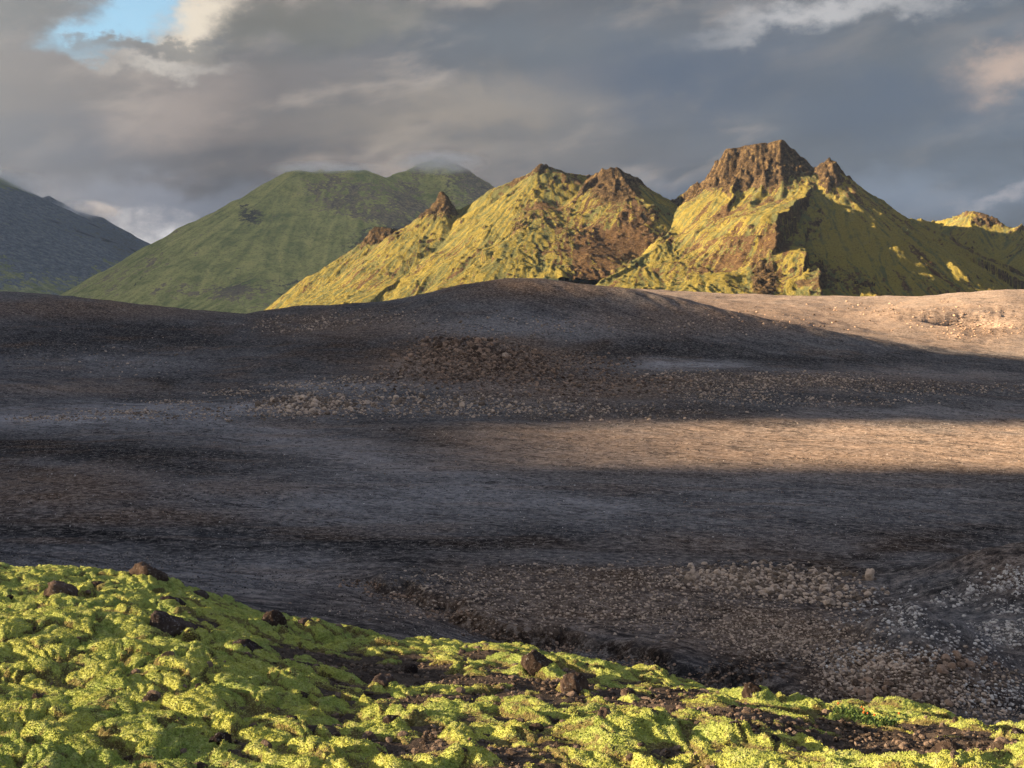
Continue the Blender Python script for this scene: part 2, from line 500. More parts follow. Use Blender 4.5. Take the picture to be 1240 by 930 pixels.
# ------------------------------------------------------------------ the plain and its hills
# height profiles: for a heading (photo column) the ground is sampled at distances, given by the row it shows at
PROFILES = {
    -500: [(30, 800), (60, 740), (110, 655), (140, 690), (180, 720), (230, 661), (300, 600), (400, 550), (540, 508), (600, 495), (700, 450), (800, 410), (900, 372), (1000, 342), (1200, 350), (1600, 375), (2600, 385), (6000, 385), (30000, 398)],
    0: [(30, 820), (60, 752), (110, 665), (140, 695), (180, 722), (230, 661), (300, 600), (400, 550), (470, 526), (540, 508), (600, 492), (680, 463), (740, 441), (800, 420), (900, 382), (1000, 353), (1100, 356), (1500, 385), (2500, 385), (6000, 385), (30000, 398)],
    160: [(30, 830), (60, 772), (110, 682), (150, 728), (190, 715), (240, 655), (300, 602), (400, 548), (480, 520), (540, 500), (620, 488), (700, 462), (800, 425), (900, 392), (1000, 368), (1100, 372), (1500, 388), (2500, 386), (6000, 385), (30000, 398)],
    320: [(30, 860), (60, 800), (105, 700), (150, 752), (200, 706), (250, 648), (320, 592), (420, 545), (500, 515), (560, 491), (590, 482), (640, 477), (700, 456), (800, 420), (900, 392), (960, 380), (1000, 381), (1500, 393), (2500, 387), (6000, 385), (30000, 398)],
    460: [(28, 900), (58, 830), (100, 724), (150, 765), (205, 695), (260, 640), (330, 588), (430, 540), (500, 515), (550, 497), (600, 472), (640, 452), (680, 451), (740, 436), (820, 408), (880, 384), (920, 370), (960, 366), (1050, 380), (1500, 393), (2500, 387), (6000, 385), (30000, 398)],
    570: [(27, 920), (55, 850), (95, 768), (150, 790), (215, 688), (270, 633), (340, 583), (440, 535), (500, 512), (550, 493), (590, 475), (620, 447), (650, 416), (680, 432), (720, 440), (780, 418), (860, 368), (900, 349), (940, 343), (1000, 350), (1500, 390), (2500, 387), (6000, 385), (30000, 398)],
    640: [(26, 940), (52, 870), (90, 790), (150, 800), (215, 690), (270, 633), (340, 583), (440, 536), (500, 513), (550, 494), (590, 478), (620, 457), (650, 430), (690, 442), (730, 440), (790, 412), (860, 366), (900, 345), (940, 338), (1000, 346), (1500, 380), (2500, 380), (6000, 385), (30000, 398)],
    760: [(24, 980), (50, 905), (85, 820), (130, 832), (165, 768), (215, 692), (270, 635), (340, 584), (440, 537), (500, 513), (560, 490), (620, 468), (650, 456), (690, 453), (750, 438), (800, 415), (870, 374), (910, 354), (940, 350), (1000, 356), (1200, 362), (1500, 354), (1800, 352), (2500, 365), (6000, 385), (30000, 398)],
    900: [(22, 1020), (48, 935), (80, 850), (120, 872), (165, 770), (215, 696), (270, 638), (340, 586), (440, 538), (510, 510), (570, 485), (630, 460), (660, 448), (700, 449), (760, 440), (820, 420), (880, 389), (910, 378), (960, 380), (1100, 378), (1300, 366), (1600, 357), (2000, 359), (2600, 365), (6000, 385), (30000, 398)],
    1050: [(20, 1060), (46, 965), (78, 885), (120, 905), (165, 778), (215, 700), (270, 640), (340, 588), (440, 540), (520, 510), (580, 487), (640, 463), (670, 453), (720, 455), (780, 446), (830, 432), (880, 416), (905, 411), (960, 408), (1100, 392), (1300, 374), (1550, 360), (2000, 362), (2600, 365), (6000, 385), (30000, 398)],
    1240: [(18, 1100), (44, 1000), (75, 915), (120, 935), (165, 790), (200, 718), (270, 648), (340, 592), (440, 545), (520, 514), (590, 492), (650, 475), (690, 468), (740, 462), (800, 452), (850, 440), (880, 436), (960, 425), (1100, 400), (1250, 371), (1400, 350), (1600, 355), (2000, 365), (2600, 365), (6000, 385), (30000, 398)],
    1700: [(18, 1100), (44, 1000), (75, 915), (120, 935), (165, 790), (200, 718), (270, 648), (340, 595), (440, 550), (520, 522), (590, 502), (690, 480), (800, 462), (880, 450), (960, 435), (1100, 405), (1250, 372), (1400, 352), (1600, 355), (2000, 365), (2600, 365), (6000, 385), (30000, 398)],
}


def pchip(xk, yk, xq):
    xk = np.asarray(xk, float)
    yk = np.asarray(yk, float)
    h = np.diff(xk)
    dl = np.diff(yk) / h
    m = np.zeros(len(xk))
    for i in range(1, len(xk) - 1):
        if dl[i - 1] * dl[i] > 0:
            w1, w2 = 2 * h[i] + h[i - 1], h[i] + 2 * h[i - 1]
            m[i] = (w1 + w2) / (w1 / dl[i - 1] + w2 / dl[i])
    m[0], m[-1] = dl[0], dl[-1]
    i = np.clip(np.searchsorted(xk, xq) - 1, 0, len(xk) - 2)
    t = (xq - xk[i]) / h[i]
    a = 2 * t ** 3 - 3 * t ** 2 + 1
    return a * yk[i] + (t ** 3 - 2 * t ** 2 + t) * h[i] * m[i] + (1 - a) * yk[i + 1] + (t ** 3 - t ** 2) * h[i] * m[i + 1]


PXC = np.array(sorted(PROFILES), float)
LY = np.linspace(math.log(15), math.log(30000), 700)
_T = []
for c in sorted(PROFILES):
    pr = PROFILES[c]
    yk = np.array([p[0] for p in pr], float)
    zk = (HR - np.array([p[1] for p in pr], float)) / F * yk
    _T.append(pchip(np.log(yk), zk, np.clip(LY, math.log(yk[0]), None)))
_T = np.array(_T)                                    # columns x distances
PXF = np.linspace(PXC[0], PXC[-1], 221)
TAB = np.array([pchip(PXC, _T[:, j], PXF) for j in range(len(LY))]).T
k = np.array([.06, .24, .4, .24, .06])
for _ in range(1):                                   # soften
    TAB = sum(k[i] * np.pad(TAB, ((2, 2), (0, 0)), 'edge')[i:i + TAB.shape[0]] for i in range(5))
THMAX = math.atan((1600 - CX) / F)

# local rises and channels: photo column, distance, half-widths in metres (across, along), height
BUMPS = [(1100, 150, 8.0, 9, 8.0), (1195, 148, 4.5, 7, 4.0), (930, 208, 17, 10, 2.1), (1265, 200, 17, 22, 8.0), (1290, 165, 8, 14, 3.0),
         (700, 195, 22, 12, .8), (560, 205, 12, 7, .9), (1020, 165, 5, 8, 1.2), (820, 190, 10, 8, .7),
         (370, 575, 22, 14, 3.5), (430, 560, 18, 12, 2.0), (700, 560, 40, 14, 2.2), (990, 650, 40, 18, 2.0),
         (545, 645, 10, 9, 4.5), (585, 655, 13, 9, 3.2), (500, 630, 10, 10, 1.5), (640, 650, 10, 8, 1.5),
         (355, 955, 26, 22, 4.5), (420, 930, 18, 18, 3.0), (90, 820, 30, 40, 2.0),
         (1165, 1150, 30, 22, -13), (1225, 1140, 18, 14, 3.0), (1120, 1190, 22, 14, 4.0), (1100, 1230, 40, 30, 4.0),
         (60, 300, 26, 22, 1.6), (130, 280, 20, 14, 1.0), (300, 310, 40, 12, 1.0), (20, 285, 10, 5, .8)]
GULLY = [(400, 203), (440, 197), (480, 186), (520, 178), (600, 164), (700, 154), (800, 146), (900, 138), (960, 133), (1010, 131)]   # column, distance


def poly_dist(x, y, pts):
    """signed distance to a polyline (positive on the far side) and position along it"""
    best = np.full(x.shape, 1e9)
    sg = np.zeros(x.shape)
    al = np.zeros(x.shape)
    acc = 0
    for (ax, ay), (bx, by) in zip(pts[:-1], pts[1:]):
        dx, dy = bx - ax, by - ay
        L = math.hypot(dx, dy)
        t = np.clip(((x - ax) * dx + (y - ay) * dy) / (L * L), 0, 1)
        d = np.hypot(x - ax - t * dx, y - ay - t * dy)
        s = np.sign((y - ay) * dx - (x - ax) * dy)
        nb = d < best
        best = np.where(nb, d, best)
        sg = np.where(nb, s, sg)
        al = np.where(nb, acc + t * L, al)
        acc += L
    return best * sg, al, acc


GUL_XY = [((c - CX) / F * d, d) for c, d in GULLY]


def terrain(x, y, detail=True):
    r = np.hypot(x, y)
    th = np.arctan2(x, y)
    thc = np.clip(th, -THMAX, THMAX)
    px = CX + F * np.tan(thc)
    ye = np.clip(r * np.cos(thc), 15.1, 29000)
    fi = (px - PXF[0]) / (PXF[1] - PXF[0])
    fj = (np.log(ye) - LY[0]) / (LY[1] - LY[0])
    i = np.clip(fi.astype(int), 0, len(PXF) - 2)
    j = np.clip(fj.astype(int), 0, len(LY) - 2)
    a, b = fi - i, fj - j
    z = (TAB[i, j] * (1 - a) * (1 - b) + TAB[i + 1, j] * a * (1 - b) + TAB[i, j + 1] * (1 - a) * b + TAB[i + 1, j + 1] * a * b)
    if not detail:
        return z
    wx = x + 6 * fbm(x / 30, y / 30, 3, 5)
    wy = y + 6 * fbm(x / 30, y / 30, 3, 6)
    for (c, d, sx, sy, h) in BUMPS:
        bx = (c - CX) / F * d
        q = ((wx - bx) / sx) ** 2 + ((wy - d) / sy) ** 2
        z = z + h * np.exp(-q)
    sd, al, tot = poly_dist(x + 5.0 * fbm(x / 16, y / 16, 4, 8), y + 9.0 * fbm(x / 22, y / 22, 5, 9, .62), GUL_XY)
    ends = sstep(al, 0, 12) * sstep(tot - al, 0, 10)
    near = (r < 260)
    bank = (1.3 + 1.2 * fbm(x / 9, y / 9, 3, 10)) * sstep(sd, -.4, 1.8) * np.exp(-np.maximum(sd, 0) / 14) - 1.1 * np.exp(-(sd / 3.0 + .6) ** 2)
    z = z + np.where(near & (np.abs(sd) < 60), bank * ends, 0)
    far = np.clip(r / 400, .25, 3)
    z = z + far * .9 * fbm(x / 70, y / 70, 4, 20) + .42 * fbm(x / 13, y / 13, 5, 21, .58)
    z = z + .06 * fbm(x / 2.5, y / 2.5, 3, 22) * (r < 400)
    rough = np.exp(-(((px - 1110) / 110) ** 2 + ((ye - 150) / 16) ** 2)) + np.exp(-(((px - 940) / 120) ** 2 + ((ye - 206) / 12) ** 2)) + .5 * np.exp(-(((px - 1240) / 70) ** 2 + ((ye - 175) / 40) ** 2))
    z = z + np.where(r < 320, rough * (1.5 * (ridged(x / 7, y / 7, 4, 23) - .45) + .25 * fbm(x / 1.5, y / 1.5, 3, 24)), 0)
    rub = np.exp(-(((px - 570) / 210) ** 2 + ((ye - 625) / 60) ** 2)) + .8 * sstep(px, 820, 900) * np.exp(-((ye - 655) / 25) ** 2)
    z = z + rub * (1.8 * (ridged(x / 9, y / 9, 4, 25) - .45) + .5 * fbm(x / 2.5, y / 2.5, 2, 28))
    z = z + 2.5 * np.exp(-(((px - 1180) / 90) ** 2 + ((ye - 1180) / 60) ** 2)) * ridged(x / 14, y / 14, 4, 27)
    # erosion rills on the slopes of the black hill and the basin
    slopezone = sstep(ye, 700, 760) * (1 - sstep(ye, 900, 960))
    z = z + slopezone * (1.1 * fbm(x / 16 + .03 * y, y / 90, 4, 26))
    return z


def build_ground():
    ua = np.linspace(-.50, .50, 600)
    thf = np.arctan(ua)
    side = np.linspace(thf[-1], math.pi, 34)[1:]
    th = np.concatenate([-side[::-1][1:], thf, side])
    # -pi..pi, first and last columns are one step apart across the back
    rr = np.concatenate([np.geomspace(22, 55, 12)[:-1], np.geomspace(55, 230, 300)[:-1], np.geomspace(230, 1000, 290)[:-1], np.geomspace(1000, 2300, 80)[:-1],
                         np.geomspace(2300, 8600, 20)])
    R, TH = np.meshgrid(rr, th, indexing='ij')
    # keep the rows straight across the view, round behind
    X, Y = R * np.sin(TH), R * np.cos(TH)
    Z = terrain(X, Y)
    px = CX + F * np.tan(np.clip(TH, -.8, .8))
    row = HR - F * Z / np.maximum(R * np.cos(np.clip(TH, -.8, .8)), 1)
    ye = R * np.cos(TH)
    n = fbm(X / 25, Y / 25, 4, 40)
    n2 = fbm(X / 60, Y / 14, 4, 41)
    def zones(lst):
        """patches of sand colour, some standing in for light and shade on the relief, each round the ground that shows at a photo position"""
        v = np.zeros(X.shape)
        cw, rw = px + 30 * n2 + 14 * n, row + 6 * n
        front = np.cos(TH) > .7
        for (c, r_, rx, ry, a_) in lst:
            v = np.maximum(v, a_ * np.exp(-(((cw - c) / rx) ** 2 + ((rw - r_) / ry) ** 2) ** 1.4) * front)
        return v

    def sweep(pts, rx, ry, a_):
        lst = []
        for (c0, r0), (c1, r1) in zip(pts[:-1], pts[1:]):
            for t_ in (0, .33, .67):
                lst.append((c0 + (c1 - c0) * t_, r0 + (r1 - r0) * t_, rx, ry, a_))
        return zones(lst)

    brown = zones([(575, 438, 150, 30, 1), (700, 470, 160, 20, .8), (1000, 460, 260, 12, .5), (700, 730, 300, 46, .8), (920, 765, 140, 36, .8), (1100, 820, 150, 40, .9),
                   (60, 590, 150, 30, .75), (150, 625, 190, 12, .6), (300, 590, 90, 12, .5), (640, 350, 130, 16, .7), (850, 385, 160, 22, .7), (100, 372, 240, 14, .7), (420, 395, 120, 18, .6),
                   (940, 705, 130, 22, .8), (1220, 690, 60, 30, .6), (900, 660, 300, 20, .35), (1050, 560, 250, 16, .35), (1100, 385, 200, 16, .5), (1180, 400, 60, 14, .8)])
    brown = np.maximum(brown, .30 * sstep(n2, .1, .5))
    tan = np.maximum(.62 * sstep(ye, 880, 960) * sstep(px, 700, 820), zones([(900, 540, 420, 34, .9), (1240, 545, 200, 34, .9), (520, 440, 60, 8, .6), (90, 470, 130, 9, .5), (560, 540, 60, 14, .6)]))  # tan zones brighten the sunlit strip through the sand colour
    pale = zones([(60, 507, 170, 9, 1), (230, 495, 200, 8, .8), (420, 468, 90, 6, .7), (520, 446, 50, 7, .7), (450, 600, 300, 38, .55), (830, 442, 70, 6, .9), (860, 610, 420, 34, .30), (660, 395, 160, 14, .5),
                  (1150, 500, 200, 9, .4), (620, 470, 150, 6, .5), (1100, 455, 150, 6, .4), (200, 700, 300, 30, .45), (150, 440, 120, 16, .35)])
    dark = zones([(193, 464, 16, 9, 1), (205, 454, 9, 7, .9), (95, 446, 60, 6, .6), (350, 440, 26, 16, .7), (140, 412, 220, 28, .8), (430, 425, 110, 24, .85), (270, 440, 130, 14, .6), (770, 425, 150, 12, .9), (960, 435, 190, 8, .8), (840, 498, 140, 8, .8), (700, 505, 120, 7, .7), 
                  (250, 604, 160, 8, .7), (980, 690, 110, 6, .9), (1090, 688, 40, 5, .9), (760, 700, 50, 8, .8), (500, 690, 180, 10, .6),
                  (1075, 845, 70, 12, 1), (1215, 850, 50, 16, 1), (930, 800, 70, 16, 1), (1010, 835, 30, 14, .9), (1165, 830, 30, 10, .8), (700, 745, 120, 4, .6), (900, 740, 120, 5, .7), (1000, 770, 60, 10, .6), (30, 630, 120, 5, .7)])  # several of these put shade on the mound's sides into the sand colour
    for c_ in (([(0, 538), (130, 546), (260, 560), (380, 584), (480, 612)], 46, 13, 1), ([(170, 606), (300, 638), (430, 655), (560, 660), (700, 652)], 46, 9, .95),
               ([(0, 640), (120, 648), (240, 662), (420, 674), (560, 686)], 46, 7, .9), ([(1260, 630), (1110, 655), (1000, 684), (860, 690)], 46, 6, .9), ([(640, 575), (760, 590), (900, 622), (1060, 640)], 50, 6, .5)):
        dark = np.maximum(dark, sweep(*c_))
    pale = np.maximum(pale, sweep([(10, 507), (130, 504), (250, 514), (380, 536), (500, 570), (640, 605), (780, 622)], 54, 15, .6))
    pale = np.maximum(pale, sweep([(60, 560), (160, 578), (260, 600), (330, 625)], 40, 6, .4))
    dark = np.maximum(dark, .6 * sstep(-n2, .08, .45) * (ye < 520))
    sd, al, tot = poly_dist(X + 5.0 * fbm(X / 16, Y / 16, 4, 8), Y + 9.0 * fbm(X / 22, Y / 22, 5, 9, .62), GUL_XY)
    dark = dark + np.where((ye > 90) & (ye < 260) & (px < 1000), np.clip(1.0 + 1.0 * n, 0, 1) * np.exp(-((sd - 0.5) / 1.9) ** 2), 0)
    cl = lambda a: np.clip(a + .25 * n * (a > .05), 0, 1)
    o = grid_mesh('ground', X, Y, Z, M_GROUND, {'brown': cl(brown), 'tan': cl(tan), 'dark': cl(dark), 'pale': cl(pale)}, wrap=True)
    tag(o, 'black and brown volcanic sand plain with low hills', None, None, 'structure')


build_ground()

# visibility table: which ground point shows at a photo pixel
_VPX = np.linspace(-60, 1300, 341)
_VY = np.geomspace(60, 1700, 1400)
_vx = (_VPX[:, None] - CX) / F * _VY[None]
_vz = terrain(_vx, np.broadcast_to(_VY[None], _vx.shape).copy())
_VROW = np.minimum.accumulate(HR - F * _vz / _VY[None], axis=1)


def ground_at(px, row):
    px = np.asarray(px, float)
    row = np.asarray(row, float)
    out = np.zeros(px.shape)
    ci = np.clip(((px - _VPX[0]) / (_VPX[1] - _VPX[0])).round().astype(int), 0, len(_VPX) - 1)
    for c in np.unique(ci):
        s = ci == c
        v = _VROW[c][::-1]
        j = np.searchsorted(v, row[s])
        out[s] = _VY[::-1][np.clip(j, 0, len(_VY) - 1)]
    y = out
    x = (px - CX) / F * y
    return x, y


# ------------------------------------------------------------------ mountains
def ridge_pts(lst):
    return [((c - CX) / F * d, d, (HR - r) / F * d, cl) for (c, r, d, cl) in lst]


def blur(a, n):
    for _ in range(n):
        p = np.pad(a, 1, 'edge')
        a = (p[:-2, 1:-1] + p[2:, 1:-1] + p[1:-1, :-2] + p[1:-1, 2:] + 2 * a) / 6
    return a


def fall_lines(Z, step, cell, length, seed, smooth=8):
    """noise drawn out along the lines that water would run down"""
    nr, nc = Z.shape
    gy, gx = np.gradient(blur(Z, smooth), step)
    m = np.hypot(gx, gy) + 1e-4
    vx, vy = -gx / m, -gy / m
    jj, ii = np.meshgrid(np.arange(nc, dtype=float), np.arange(nr, dtype=float))
    src = fbm(jj * step / cell, ii * step / cell, 2, seed, .6)
    acc = src.copy()
    n = 1
    hop = max(1.0, cell * .5 / step)
    k = int(length / (hop * step) / 2)
    for sg in (1, -1):
        x, y = jj.copy(), ii.copy()
        for _ in range(k):
            a, b = np.clip(y.round().astype(int), 0, nr - 1), np.clip(x.round().astype(int), 0, nc - 1)
            x, y = x + sg * hop * vx[a, b], y + sg * hop * vy[a, b]
            a, b = np.clip(y.round().astype(int), 0, nr - 1), np.clip(x.round().astype(int), 0, nc - 1)
            acc += src[a, b]
            n += 1
    acc /= n
    return acc / (acc.std() + 1e-6) * .35


def mountain(name, x0, x1, y0, y1, step, ridges, mat, warp=1.0, gully=7.0, gscale=20.0, crag=9.0, floor=-40, seed=0,
             paint=None, concave=.10, label=None, rough=1.0, depth=1.0, rillamp=1.0):
    xs = np.arange(x0, x1, step)
    ys = np.arange(y0, y1, step)
    X, Y = np.meshgrid(xs, ys)
    k = gscale / 20.0
    wx = X + warp * (14 * fbm(X / (90 * k), Y / (90 * k), 4, seed + 1) + 4 * fbm(X / (22 * k), Y / (22 * k), 3, seed + 2)) * k
    wy = Y + warp * (14 * fbm(X / (90 * k), Y / (90 * k), 4, seed + 3) + 4 * fbm(X / (22 * k), Y / (22 * k), 3, seed + 4)) * k
    best = np.full(X.shape, -1e9)
    sec = np.full(X.shape, -1e9)
    bd = np.zeros(X.shape)
    bc = np.zeros(X.shape)
    bg = np.zeros(X.shape)
    barc = np.zeros(X.shape)
    for ri, rd in enumerate(ridges):
        pts = [(c[0], c[1], c[2], c[3]) for c in ridge_pts([(p[0], p[1], p[2] * depth, p[3] * depth) for p in rd['pts']])]
        sl_, sr_ = rd.get('s', (.62, .62))
        rb = np.full(X.shape, -1e9)
        rdist = np.zeros(X.shape)
        rarc = np.zeros(X.shape)
        rcl = np.zeros(X.shape)
        rside = np.zeros(X.shape)
        acc = 0.0
        for (ax, ay, az_, ac), (bx, by, bz, bcl) in zip(pts[:-1], pts[1:]):
            dx, dy = bx - ax, by - ay
            L = math.hypot(dx, dy) + 1e-6
            t = np.clip(((wx - ax) * dx + (wy - ay) * dy) / (L * L), 0, 1)
            ex, ey = wx - ax - t * dx, wy - ay - t * dy
            d = np.hypot(ex, ey)
            side = np.sign(dx * ey - dy * ex)             # +1 left of travel
            s = np.where(side > 0, sl_, sr_)
            arc = acc + t * L
            c = (ac + (bcl - ac) * t)
            c = c * (1 + .35 * perlin(arc / (16 * k) + 40 * ri, side * 3.0 + .5, seed + 9))
            c = c * (1 + .45 * perlin(arc / (46 * k) + 7 * ri + 3, side * 5.0 + 1.5, seed + 8))
            d = np.maximum(d - .10 * c, 0)
            cw = c / 2.0
            zz = az_ + (bz - az_) * t - np.where(d < cw, 2.0 * d, c + s * (d - cw) * (1 - concave * np.clip((d - cw) / (450 * k), 0, 1))) - .5 * np.maximum(d - rd.get('far', 1e9), 0)
            nb = zz > rb
            rb = np.where(nb, zz, rb)
            rdist = np.where(nb, d, rdist)
            rarc = np.where(nb, arc, rarc)
            rcl = np.where(nb, c, rcl)
            rside = np.where(nb, side, rside)
            acc += L
        g = fbm(rarc / (gscale * 1.2) + ri * 31.7 + rside * 11, rdist / (gscale * 9), 5, seed + 20, .6)
        g = g * sstep(rdist, 4 * k, 50 * k)
        up = rb > best
        sec = np.where(up, best, np.maximum(sec, rb))
        bd = np.where(up, rdist, bd)
        bc = np.where(up, rcl, bc)
        bg = np.where(up, g, bg)
        barc = np.where(up, rarc + ri * 517 + rside * 90, barc)
        best = np.where(up, rb, best)
    fade = sstep(best - sec, 0, 22 * k)
    # round the valley lines a little
    kk = 10 * k
    hdiff = np.clip((best - sec) / kk, 0, 1)
    Z = best + kk * .25 * (1 - hdiff) ** 2
    Z = Z + gully * bg * fade
    lf1 = fall_lines(Z, step, 9 * k, 150 * k, seed + 82)
    lf2 = fall_lines(Z, step, max(4.5 * k, step * 1.6), 70 * k, seed + 83)
    rill = (.35 + 1.2 * sstep(fbm(X / (160 * k), Y / (160 * k), 3, seed + 86), -.25, .45)) * sstep(bd, 5 * k, 40 * k) * np.clip(1 - bc / 60, .3, 1)
    Z = Z + rill * (1.9 * lf1 + 1.0 * lf2) * k * rillamp
    cm = np.clip(np.exp(-((bd - bc * .4) / (bc * .75 + 3)) ** 2) * sstep(bc, 3 * k, 14 * k), 0, 1)
    f1, f2, idr = worley(wx / (11 * k) + .15 * fbm(X / (6 * k), Y / (6 * k), 2, seed + 51), wy / (13 * k), seed + 50)
    below = sstep(bd, 2, 9)
    Z = Z + cm * crag * (.25 + .75 * below) * ((f2 - f1) * .55 + (idr - .5) * .75 + .6 * fbm(X / (7 * k), Y / (7 * k), 3, seed + 53))
    # scattered outcrops
    oc = .4 * sstep(fbm(X / (45 * k), Y / (45 * k), 4, seed + 60), .36, .6) * rough
    if paint and 'outcrop' in paint:
        pxv = CX + F * X / Y
        rwv = HR - F * Z / Y
        for (c, r, rx, ry, a) in paint['outcrop']:
            oc = np.maximum(oc, a * np.exp(-(((pxv - c) / rx) ** 2 + ((rwv - r) / ry) ** 2) ** 2))
    f1b, f2b, idb = worley(wx / (8 * k), wy / (9 * k), seed + 61)
    Z = Z + oc * crag * .85 * ((f2b - f1b) * .7 + (idb - .45) * .8)
    Z = Z + rough * (.65 * fbm(X / (12 * k), Y / (12 * k), 4, seed + 70) * k)
    if rough >= 1:
        sp = sstep(perlin(X / 9 + .4 * perlin(X / 5, Y / 5, seed + 91), Y / 9, seed + 90), .32, .55) * sstep(fbm(X / 70, Y / 70, 3, seed + 92), -.15, .35)
        Z = Z + 3.2 * sp
        oc = np.maximum(oc, .6 * sp)
    gy, gx = np.gradient(Z, step)
    slope = np.hypot(gx, gy)
    for (c, r, rx, ry, a) in (paint or {}).get('pale', []):  # lighter moss tone put in to lift the shade on a flank
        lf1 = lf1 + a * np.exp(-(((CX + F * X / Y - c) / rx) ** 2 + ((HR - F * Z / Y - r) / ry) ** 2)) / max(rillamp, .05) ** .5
    rock = np.clip(.65 * sstep(slope, .95, 1.6) + .75 * cm + .75 * oc, 0, 1.2)
    lf3 = fall_lines(Z, step, max(4.0 * k, step * 1.5), 60 * k, seed + 84)
    lf4 = fall_lines(Z, step, 14 * k, 160 * k, seed + 85)
    scree = .20 + .40 * fbm(X / (120 * k), Y / (120 * k), 4, seed + 80) + .15 * np.clip(-bg, -1, 1) + (.42 * lf4 + .40 * lf3 - .12 * lf1) * rillamp ** .5
    pxv = CX + F * X / Y
    rwv = HR - F * Z / Y
    for (c, r, rx, ry, a) in (paint or {}).get('scree', []):
        scree = scree + a * np.exp(-(((pxv - c) / rx) ** 2 + ((rwv - r) / ry) ** 2))
    for (c, r, rx, ry, a) in (paint or {}).get('rock', []):
        rock = rock + a * np.exp(-(((pxv - c) / rx) ** 2 + ((rwv - r) / ry) ** 2))
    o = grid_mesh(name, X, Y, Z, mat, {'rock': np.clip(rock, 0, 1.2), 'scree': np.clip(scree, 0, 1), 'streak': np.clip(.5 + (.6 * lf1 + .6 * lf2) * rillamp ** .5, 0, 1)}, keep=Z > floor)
    tag(o, label, None, None, 'structure')
    return o


# long yellow ridge with the brown crater-like middle peak
mountain('mountain', -560, 420, 1850, 2720, 2.4, [
    dict(pts=[(338, 388, 2480, 0), (375, 364, 2470, 3), (410, 329, 2450, 8), (432, 299, 2440, 12), (452, 275, 2430, 28), (466, 277, 2425, 22), (480, 279, 2420, 26), (492, 286, 2415, 6),
              (512, 268, 2410, 8), (528, 246, 2405, 24), (535, 232, 2400, 34), (543, 244, 2400, 22), (552, 254, 2400, 4), (575, 246, 2395, 4), (600, 229, 2390, 5), (625, 219, 2385, 8), (645, 208, 2382, 8),
              (658, 199, 2380, 9), (668, 202, 2385, 9), (700, 212, 2400, 3), (722, 214, 2420, 3)], s=(.80, .74)),
    dict(pts=[(560, 268, 2380, 2), (535, 300, 2300, 3), (490, 332, 2220, 1), (440, 357, 2150, 0), (385, 386, 2090, 0)], s=(.74, .42)),
    dict(pts=[(660, 200, 2380, 5), (652, 235, 2320, 2), (636, 262, 2240, 10), (628, 272, 2210, 18), (650, 292, 2150, 6), (672, 290, 2110, 18), (682, 289, 2090, 24), (676, 312, 2040, 8), (640, 345, 1960, 2)], s=(.42, .62)),
    dict(pts=[(600, 232, 2390, 2), (592, 285, 2250, 5), (560, 330, 2120, 2), (520, 362, 2010, 0)], s=(.26, .50), far=140),
    dict(pts=[(712, 218, 2360, 14), (722, 212, 2320, 28), (735, 206, 2300, 36), (748, 204, 2295, 32), (765, 213, 2310, 14), (790, 230, 2400, 3), (832, 262, 2520, 0), (880, 300, 2620, 0)], s=(.66, .62)),
    dict(pts=[(748, 205, 2295, 16), (766, 225, 2255, 18), (782, 244, 2220, 18), (797, 262, 2190, 14), (806, 284, 2150, 3), (800, 318, 2070, 0)], s=(.72, .60)),
    dict(pts=[(724, 211, 2315, 22), (706, 227, 2285, 28), (696, 249, 2250, 24), (690, 268, 2215, 8)], s=(.70, .70)),
    dict(pts=[(745, 268, 2190, 0), (735, 305, 2080, 0), (722, 340, 1970, 0), (712, 372, 1880, 0)], s=(.34, .34), far=120),
], M_YELLOW, label='yellow mossy ridge with a brown crumbling middle peak', seed=100, gully=6.0, crag=10,
    paint={'scree': [(735, 305, 62, 40, .75), (650, 255, 36, 18, .40), (765, 250, 26, 30, .35), (640, 312, 26, 14, .25), (715, 338, 36, 12, .5),
                     (410, 365, 60, 10, -.5), (560, 260, 60, 40, -.35), (620, 300, 40, 50, -.25), (640, 335, 60, 16, -.4), (690, 215, 30, 12, .2)],
           'outcrop': [(628, 275, 14, 12, .6), (745, 230, 38, 20, .6), (690, 287, 12, 12, .6), (470, 283, 22, 9, .7), (788, 262, 14, 14, .7), (545, 246, 12, 10, .7)],
           'rock': [(745, 232, 45, 25, .35), (800, 240, 25, 14, -.3), (420, 362, 70, 14, -.6)]})

